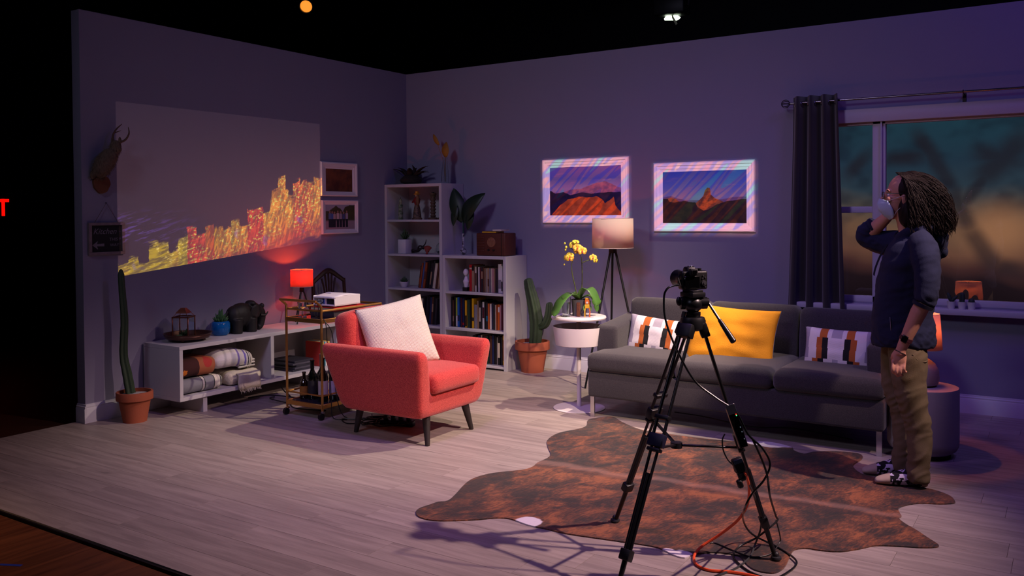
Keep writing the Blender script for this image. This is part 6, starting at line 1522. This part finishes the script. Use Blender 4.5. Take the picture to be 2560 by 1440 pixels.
# ------------------------------------------------------------------ person
def person():
    t = thing('person', 'person in navy hoodie, khakis and face mask, hand behind neck, standing by the drum table', 'person', (5.33, -2.06, .0075), radians(-167)); t.scale = (.92, 1, 1)
    skin = mat('skin', (190, 134, 112), .55, var=.06, vscale=20)
    hood = mat('navy_hoodie_fleece', (17, 23, 52), .92, var=.10, vscale=30, bump=.3, bscale=300)
    khaki = mat('olive_khaki_twill', (104, 90, 64), .9, var=.07, vscale=18, bump=.25, bscale=260)
    # --- body (head, neck, arms, hands, core under the clothes): one continuous surface
    b = B()
    b.sph((-.002, 0, 1.634), (.097, .076, .098), 24, 16); b.sph((.042, 0, 1.578), (.066, .060, .092), 20, 14); b.sph((.074, 0, 1.502), (.034, .036, .028))
    b.sph((.088, 0, 1.634), (.020, .05, .016)); b.tube([(.102, 0, 1.622), (.118, 0, 1.60), (.128, 0, 1.576)], [.010, .013, .016], 10, 3); b.sph((.1, 0, 1.535), (.022, .03, .012))
    for s in (-1, 1):
        b.sph((.004, s*.078, 1.583), (.021, .009, .032), 12, 8, (0, .15, s*.3)); b.sph((.085, s*.036, 1.588), (.02, .022, .02))
    b.tube([(-.035, 0, 1.33), (-.03, 0, 1.40), (-.012, 0, 1.47), (.005, 0, 1.54)], [.075, .062, .058, .056], 18, 3)
    b.tube([(-.03, 0, .80), (.0, 0, 1.0), (-.02, 0, 1.2), (-.05, 0, 1.36)], [.13, .125, .135, .09], 16, 3)
    L_el, L_wr = V((-.090, .268, 1.065)), V((.036, .252, .782)); R_el, R_wr = V((.205, -.235, 1.372)), V((.070, -.135, 1.505))
    b.tube([(-.07, .15, 1.33), L_el.lerp(V((-.08, .2, 1.32)), .5), L_el, L_el.lerp(L_wr, .3), L_el.lerp(L_wr, .75), L_wr, L_wr+V((.006, 0, -.03))], [.06, .05, .042, .045, .034, .028, .028], 16, 4)
    b.tube([(-.04, -.14, 1.33), (.1, -.2, 1.345), R_el, R_el.lerp(R_wr, .3), R_el.lerp(R_wr, .75), R_wr, R_wr+V((-.02, .005, .02))], [.06, .05, .042, .044, .035, .029, .028], 16, 4)
    # left hand, back of the hand outwards, fingers curled towards the thigh
    b.sph((.045, .252, .735), (.040, .017, .052), 16, 12)
    for (x, z), ln in zip(((.080, .705), (.059, .697), (.038, .697), (.019, .705)), (.9, 1.0, .93, .76)):
        p = V((x, .256, z)); q = p+V((.003, .008, -.036*ln)); r_ = q+V((-.006, -.016, -.024*ln)); e = r_+V((-.010, -.020, -.002))
        b.tube([p+V((0, 0, .015)), p, q, r_, e], [.0095, .0098, .0092, .0086, .0070], 10, 3)
    b.tube([(.058, .240, .772), (.078, .228, .742), (.080, .214, .712), (.074, .206, .692)], [.013, .012, .0105, .008], 10, 3)
    # right hand behind the neck
    b.sph((.038, -.112, 1.535), (.03, .018, .045), 14, 10, (0, -.7, 0))
    for k in range(4):
        p = V((.03-.004*k, -.110, 1.572-.018*k)); b.tube([p, p+V((-.035, .004, .012)), p+V((-.065, .012, .0)), p+V((-.078, .03, -.012))], [.0095, .009, .0085, .007], 8, 3)
    b.tube([(.06, -.118, 1.54), (.05, -.095, 1.52), (.03, -.085, 1.505)], [.012, .011, .008], 8, 3)
    for s, dx in ((1, 0.), (-1, .065)):
        b.tube([(-.02+dx*.3, s*.085, .82), (-.02+dx*.8, s*.088, .5), (-.06+dx, s*.088, .35), (-.07+dx, s*.088, .08)], [.085, .06, .05, .04], 14, 3)
    body = link_mesh('body', remeshed(b, .0048, 3), skin, t)
    for s in (-1, 1):
        b = B(); b.sph((.090, s*.030, 1.611), (.010, .012, .009), 12, 8); e = obj('eye', b, mat('eye_white', (210, 206, 204), .3), t)
        b = B(); b.sph((.0975, s*.030, 1.611), (.004, .0055, .0055), 10, 8); obj('iris', b, mat('iris_brown', (40, 26, 18), .2), e)
        b = B(); b.tube([(.097, s*.014, 1.634), (.099, s*.032, 1.639), (.090, s*.05, 1.634)], [.0035, .004, .0025], 6, 3); obj('eyebrow', b, mat('hair_dark_brown', (28, 18, 13), .62, var=.4, vscale=40, spec=.2), t)
    # --- hoodie
    b = B()
    prof = [(.770, -.168, .180, .176), (.80, -.178, .192, .182), (.86, -.176, .19, .176), (.94, -.160, .182, .168), (1.03, -.170, .172, .172), (1.14, -.186, .156, .185), (1.23, -.196, .134, .198), (1.30, -.190, .105, .200), (1.345, -.165, .075, .175), (1.39, -.12, .045, .095), (1.415, -.09, .025, .07)]
    rings = [b.ring(((x0+x1)/2, 0, z), (1, 0, 0), (0, 1, 0), (x1-x0)/2, hy, 36, pw=.88) for z, x0, x1, hy in prof]; b.skin(rings)
    b.tube([(-.075, .135, 1.345), (-.088, .205, 1.315), (-.098, .245, 1.22), (-.099, .262, 1.15), (-.096, .268, 1.10), (-.089, .270, 1.06), (-.080, .270, 1.035)], [.075, .078, .074, .069, .066, .063, .058], 20, 5)
    b.tube([(-.05, -.12, 1.34), (.03, -.18, 1.335), (.11, -.215, 1.335), (.185, -.24, 1.358), (.215, -.24, 1.385), (.196, -.225, 1.408), (.170, -.207, 1.432)], [.075, .078, .070, .062, .058, .056, .052], 20, 5)
    # hood lying on the back
    b.tube([(.045, .055, 1.372), (.0, .092, 1.398), (-.08, .108, 1.425), (-.155, .075, 1.43), (-.185, 0, 1.428), (-.155, -.075, 1.43), (-.08, -.108, 1.425), (.0, -.092, 1.398), (.045, -.055, 1.372)], [.022, .030, .038, .045, .048, .045, .038, .030, .022], 14, 4)
    b.sph((-.185, 0, 1.355), (.058, .105, .080), 18, 12); b.sph((-.205, 0, 1.30), (.035, .07, .04))
    def wr(co):
        q = V((co.x*6, co.y*6, co.z*15+co.x*5)); q += noise.noise_vector(co*5)*1.2
        f = noise.noise(q)*.0065 + noise.noise(V((co.x*15, co.y*15, co.z*34+co.x*12))+noise.noise_vector(co*8))*.0035
        k = 0
        if co.z < .90: k = max(0, (.92-co.z)/.14)
        if co.y > .19 and co.z < 1.12: k = 1.
        if co.x > .12 and co.z > 1.29: k = .8
        r_ = 1-abs(noise.noise(V((co.x*14, co.y*10, co.z*30-co.x*18))+noise.noise_vector(co*9)*.8))
        return f + k*.008*(r_*r_-.6)
    hd = link_mesh('hoodie', remeshed(b, .0075, 3, wr), hood, t)
    b = B(); b.tube([(-.079, .270, 1.032), (-.072, .269, 1.014)], [.059, .056], 20); obj('cuff', b, mat('navy_rib', (18, 22, 46), .9), hd)
    b = B(); b.tube([(.168, -.2065, 1.434), (.158, -.199, 1.443)], [.052, .050], 20); obj('cuff', b, MATS['navy_rib'], hd)
    for s in (-1, 1):
        b = B(); b.tube([(.095, s*.03, 1.335), (.135, s*.034, 1.27), (.163, s*.036, 1.20), (.172, s*.036, 1.158)], .0032, 6, 4); obj('drawstring', b, mat('drawstring', (14, 16, 34), .8), hd)
    b = B(); b.box((.088, .163, .905), (.004, .006, .075), .001, 1, (0, .08, .2)); obj('pocket_zip', b, mat('zip_silver', (150, 150, 175), .3, .7), hd)
    # --- trousers
    b = B()
    def leg(s, pts): b.skin([b.ring((c, y, z), (1, 0, 0), (0, 1, 0), hx, hy, 24, pw=.92) for z, c, hx, y, hy in pts])
    leg(1, [(.84, -.008, .100, .066, .080), (.78, -.008, .108, .078, .090), (.72, -.012, .112, .086, .096), (.60, -.018, .100, .089, .090), (.50, -.030, .089, .090, .082), (.42, -.048, .080, .090, .076), (.36, -.066, .076, .090, .073), (.28, -.078, .071, .090, .070), (.20, -.080, .068, .090, .068), (.12, -.072, .067, .090, .066), (.055, -.066, .068, .090, .066), (.032, -.066, .064, .090, .062)])
    leg(-1, [(.84, -.002, .100, -.066, .080), (.78, .004, .108, -.078, .090), (.72, .012, .114, -.086, .096), (.60, .028, .098, -.089, .090), (.50, .032, .086, -.090, .082), (.42, .012, .078, -.090, .076), (.36, -.002, .072, -.090, .073), (.28, -.010, .069, -.090, .070), (.20, -.012, .067, -.090, .068), (.12, -.004, .066, -.090, .066), (.065, .0, .067, -.090, .066), (.040, .0, .063, -.090, .062)])
    b.sph((-.005, 0, .80), (.112, .135, .07), 20, 12)
    def wp(co):
        k = 1.0 if (.3 < co.z < .54 or co.z < .2) else .45
        r_ = 1-abs(noise.noise(V((co.x*9, co.y*8, co.z*20+co.x*14))+noise.noise_vector(co*6)*.9))
        return noise.noise(V((co.x*7, co.y*7, co.z*11)))*.006 + k*.010*(r_*r_-.55)
    pt = link_mesh('trousers', remeshed(b, .0085, 3, wp), khaki, t)
    b = B(); b.tube([(-.03, .176, .745), (-.06, .172, .712), (-.10, .150, .702), (-.118, .125, .708)], .003, 6, 4); obj('pocket_seam', b, khaki, pt)
    # --- socks
    m, nt, bs = newmat('patterned_sock'); co = nt.node('ShaderNodeTexCoord').outputs['Object']; s_ = nt.sep(co)
    vo = nt.node('ShaderNodeTexVoronoi'); vo.inputs['Scale'].default_value = 26; nt.set(vo.inputs['Vector'], nt.mapping(co, rot=(.3, .4, .2), scale=(1, 1, 1.7)))
    n1 = nt.noise(nt.mapping(co, scale=(1, 1, 1.6)), 42, 1, .4)
    pat = nt.math('MULTIPLY', nt.step(nt.sep(vo.outputs['Color'])[0], .48, .52), nt.step(n1, .44, .47))
    c = nt.mix(pat, lin((12, 11, 18)), lin((206, 196, 222)))
    c = nt.mix(nt.step(s_[0], .082, .088), c, lin((178, 158, 140))); c = nt.mix(nt.step(s_[0], -.088, -.092), c, lin((168, 150, 134)))
    nt.set(bs.inputs['Base Color'], c); bs.inputs['Roughness'].default_value = .95
    for dx, y, rz in ((0., .090, -.02), (.066, -.092, .03)):
        b = B()
        rings = [b.ring((x, 0, zc), (0, 1, 0), (0, 0, 1), hw, hh, 20) for x, zc, hh, hw in ((-.125, .034, .022, .018), (-.115, .038, .036, .030), (-.085, .048, .048, .036), (-.04, .052, .052, .038), (.01, .045, .045, .041), (.06, .036, .036, .045), (.105, .028, .028, .046), (.14, .021, .021, .041), (.162, .016, .0155, .030), (.170, .014, .008, .014))]
        b.skin(rings); b.tube([(-.066, 0, .04), (-.066, 0, .10), (-.066, 0, .15)], [.046, .046, .048], 16)
        me = remeshed(b, .006, 3); o = link_mesh('sock', me, m, t); o.location = (dx, y, 0); o.rotation_euler = (0, 0, rz)
    # --- hair: mass and loose wavy strands
    hm = MATS['hair_dark_brown']
    E1, R1 = V((-.040, 0, 1.637)), V((.104, .094, .104)); E2, R2 = V((-.080, 0, 1.505)), V((.094, .098, .115)); E3, R3 = V((-.100, 0, 1.455)), V((.076, .092, .065))
    b = B(); b.sph(E1, tuple(R1), 24, 16); b.sph(E2, tuple(R2), 24, 16); b.sph(E3, tuple(R3), 20, 12)
    E4, R4 = V((-.004, .062, 1.515)), V((.044, .036, .088)); E5, R5 = V((-.004, -.062, 1.515)), V((.044, .036, .088))
    b.sph(E4, tuple(R4), 18, 12); b.sph(E5, tuple(R5), 18, 12)
    def hw(c): return .007*noise.noise(V((c.x*22, c.y*40, c.z*10))+noise.noise_vector(c*9)*.8)+.004*noise.noise(V((c.x*50, c.y*70, c.z*16)))
    hr = link_mesh('hair', remeshed(b, .006, 3, hw), hm, t)
    b = B(); r2 = random.Random(11)
    def push(p, g):
        for e, r_ in ((E1, R1), (E2, R2), (E3, R3), (E4, R4), (E5, R5)):
            k = V(((p.x-e.x)/r_.x, (p.y-e.y)/r_.y, (p.z-e.z)/r_.z)).length
            if k < g: p = e+(p-e)*(g/max(k, .05))
        return p
    for i in range(1700):
        th = r2.uniform(-1, 1); fr = r2.random(); side = i % 5 < 2
        if side: th = math.copysign(r2.uniform(.72, 1.0), r2.uniform(-.7, 1)); fr = r2.uniform(0, .55)
        p = E1+V((R1.x*(.88-1.3*fr)*sqrt(max(0, 1-(th*.9)**2)), R1.y*th, R1.z*sqrt(max(.02, 1-(.8*abs(th))**2))))
        g = 1.01+.045*r2.random(); ph = r2.random()*6.3; P = [push(p, 1.0)]; sd = 1 if p.y > 0 else -1
        bf = r2.uniform(.12, .5) if side else r2.uniform(.55, 1.); end = r2.uniform(1.395, 1.46); amp = r2.uniform(.004, .011); wl = r2.uniform(1.2, 1.7); flick = r2.uniform(-.5, .3)
        for k in range(16):
            u = k/13.; d_ = V((-bf*(1-.9*u)-.25*flick*max(0, u-.7), sd*.25*(1-u)+.3*flick*sd*max(0, u-.75), -.22-.95*u-(1-bf)*.5)); d_.normalize()
            p = push(p+d_*.026, g)
            a = amp*min(1, u*1.3); P.append(p+V((a*cos(ph+k*wl), a*.8*sin(ph+k*wl), a*.5*sin(ph+k*wl*.9))))
            if p.z < end: break
        r0 = .0009+.0013*r2.random(); b.tube(P, [r0*.6]+[r0]*(len(P)-2)+[r0*.15], 4, 2, cap=False)
    for i in range(9):
        p = V((-.19, r2.uniform(-.02, .08), 1.52-.014*i)); P = [p]
        for k in range(12): a = k*.55+i*.8; P.append(p+V((-.020-.020*sin(a)*min(1, k/4)-.001*k, .008*cos(a), -.010*k+.012*cos(a))))
        b.tube(P, .0015, 4, 2, cap=False)
    st = obj('strands', b, hm, hr, smooth=180); st['kind'] = 'stuff'
    # --- face mask
    mk = mat('pale_blue_mask', (168, 184, 208), .7)
    xf = [.141, .150, .150, .137, .112, .080]; xs = [.098, .086, .074, .066, .062, .066]; zz = [1.594, 1.570, 1.545, 1.520, 1.494, 1.472]; ys = [.050, .060, .064, .063, .058, .046]
    def il(a, u): u *= 5; i = min(4, int(u)); return a[i]+(a[i+1]-a[i])*(u-i)
    def mf(u, v):
        w_ = 2*u-1; x0, x1, z, y = il(xs, v), il(xf, v), il(zz, v), il(ys, v); pl = .0035*abs(((v*4) % 1)-.5)*(1-abs(w_)**3)
        return V((x0+(x1-x0)*(1-abs(w_)**2.2)+pl, y*(w_*.75+.25*w_**3), z-.012*abs(w_)**2*(1-2*v)))
    b = B(); b.grid(22, 24, mf); o = solid(obj('face_mask', b, mk, t, smooth=180), .0015, 1)
    for s in (0, 1):
        sg = 1 if s else -1
        b = B(); b.tube([mf(s, .04), V((.05, sg*.074, 1.595)), V((.006, sg*.089, 1.608))], .0012, 5, 4); b.tube([mf(s, .92), V((.045, sg*.070, 1.525)), V((.010, sg*.086, 1.556))], .0012, 5, 4); obj('ear_loop', b, mat('mask_elastic', (196, 192, 204), .8), o)
    # --- glasses
    gm = mat('glasses_black', (10, 10, 12), .3); g = None
    for s in (-1, 1):
        b = B(); yc = s*.0335; pts = [(.1215, yc+a*.026, 1.611+c*.0185) for a, c in ((-1, .6), (-.7, 1), (.7, 1), (1, .7), (1, -.5), (.7, -1), (-.6, -1), (-1, -.6))]
        pts = [(x-.30*(abs(y)-.0335)*.5, y, z) for x, y, z in pts]; b.tube(pts, .0021, 6, 2, closed=True); q = obj('glasses_rim', b, gm, t)
        b = B(); b.tube([(.112, s*.060, 1.622), (.06, s*.076, 1.620), (.0, s*.086, 1.617), (-.02, s*.087, 1.60)], .002, 6, 3); obj('temple_arm', b, gm, q)
        b = B(); b.bm.faces.new([b._v((x-.001, y, z)) for x, y, z in pts]); solid(obj('lens', b, GLASS, q, smooth=0), .001)
    b = B(); b.tube([(.124, -.008, 1.615), (.128, 0, 1.618), (.124, .008, 1.615)], .002, 6, 3); obj('glasses_bridge', b, gm, t)
    # --- watch and hair tie
    wp_ = L_el.lerp(L_wr, .80); ax = (L_wr-L_el).normalized(); x = ax.cross(V((0, 1, 0))).normalized(); y = ax.cross(x)
    b = B(); b.skin([b.ring(wp_+ax*a, x, y, .0345-.001*abs(a)*50, .0355, 28) for a in (-.011, -.009, .009, .011)], False); w1 = solid(obj('watch_strap', b, mat('plum_strap', (64, 22, 34), .6), t), .003, 1)
    b = B(); n = (V((.35, 1, .0))-ax*ax.dot(V((.35, 1, 0)))).normalized(); tx = ax.cross(n); b.box((0, 0, 0), (.034, .010, .040), .005, 3); M_ = Matrix.Translation(wp_+n*.036) @ Matrix((tx, n, ax)).transposed().to_4x4()
    for v in b.bm.verts: v.co = M_ @ v.co
    obj('watch_case', b, mat('watch_black', (6, 6, 8), .1), w1)
    b = B(); c_ = L_wr+V((.004, 0, -.018)); b.tube([c_+x*.0325*cos(a)+y*.0265*sin(a)+ax*.004*sin(a) for a in [k*2*pi/24 for k in range(24)]], .0022, 6, closed=True); obj('hair_tie', b, BLACKP, t)
person()
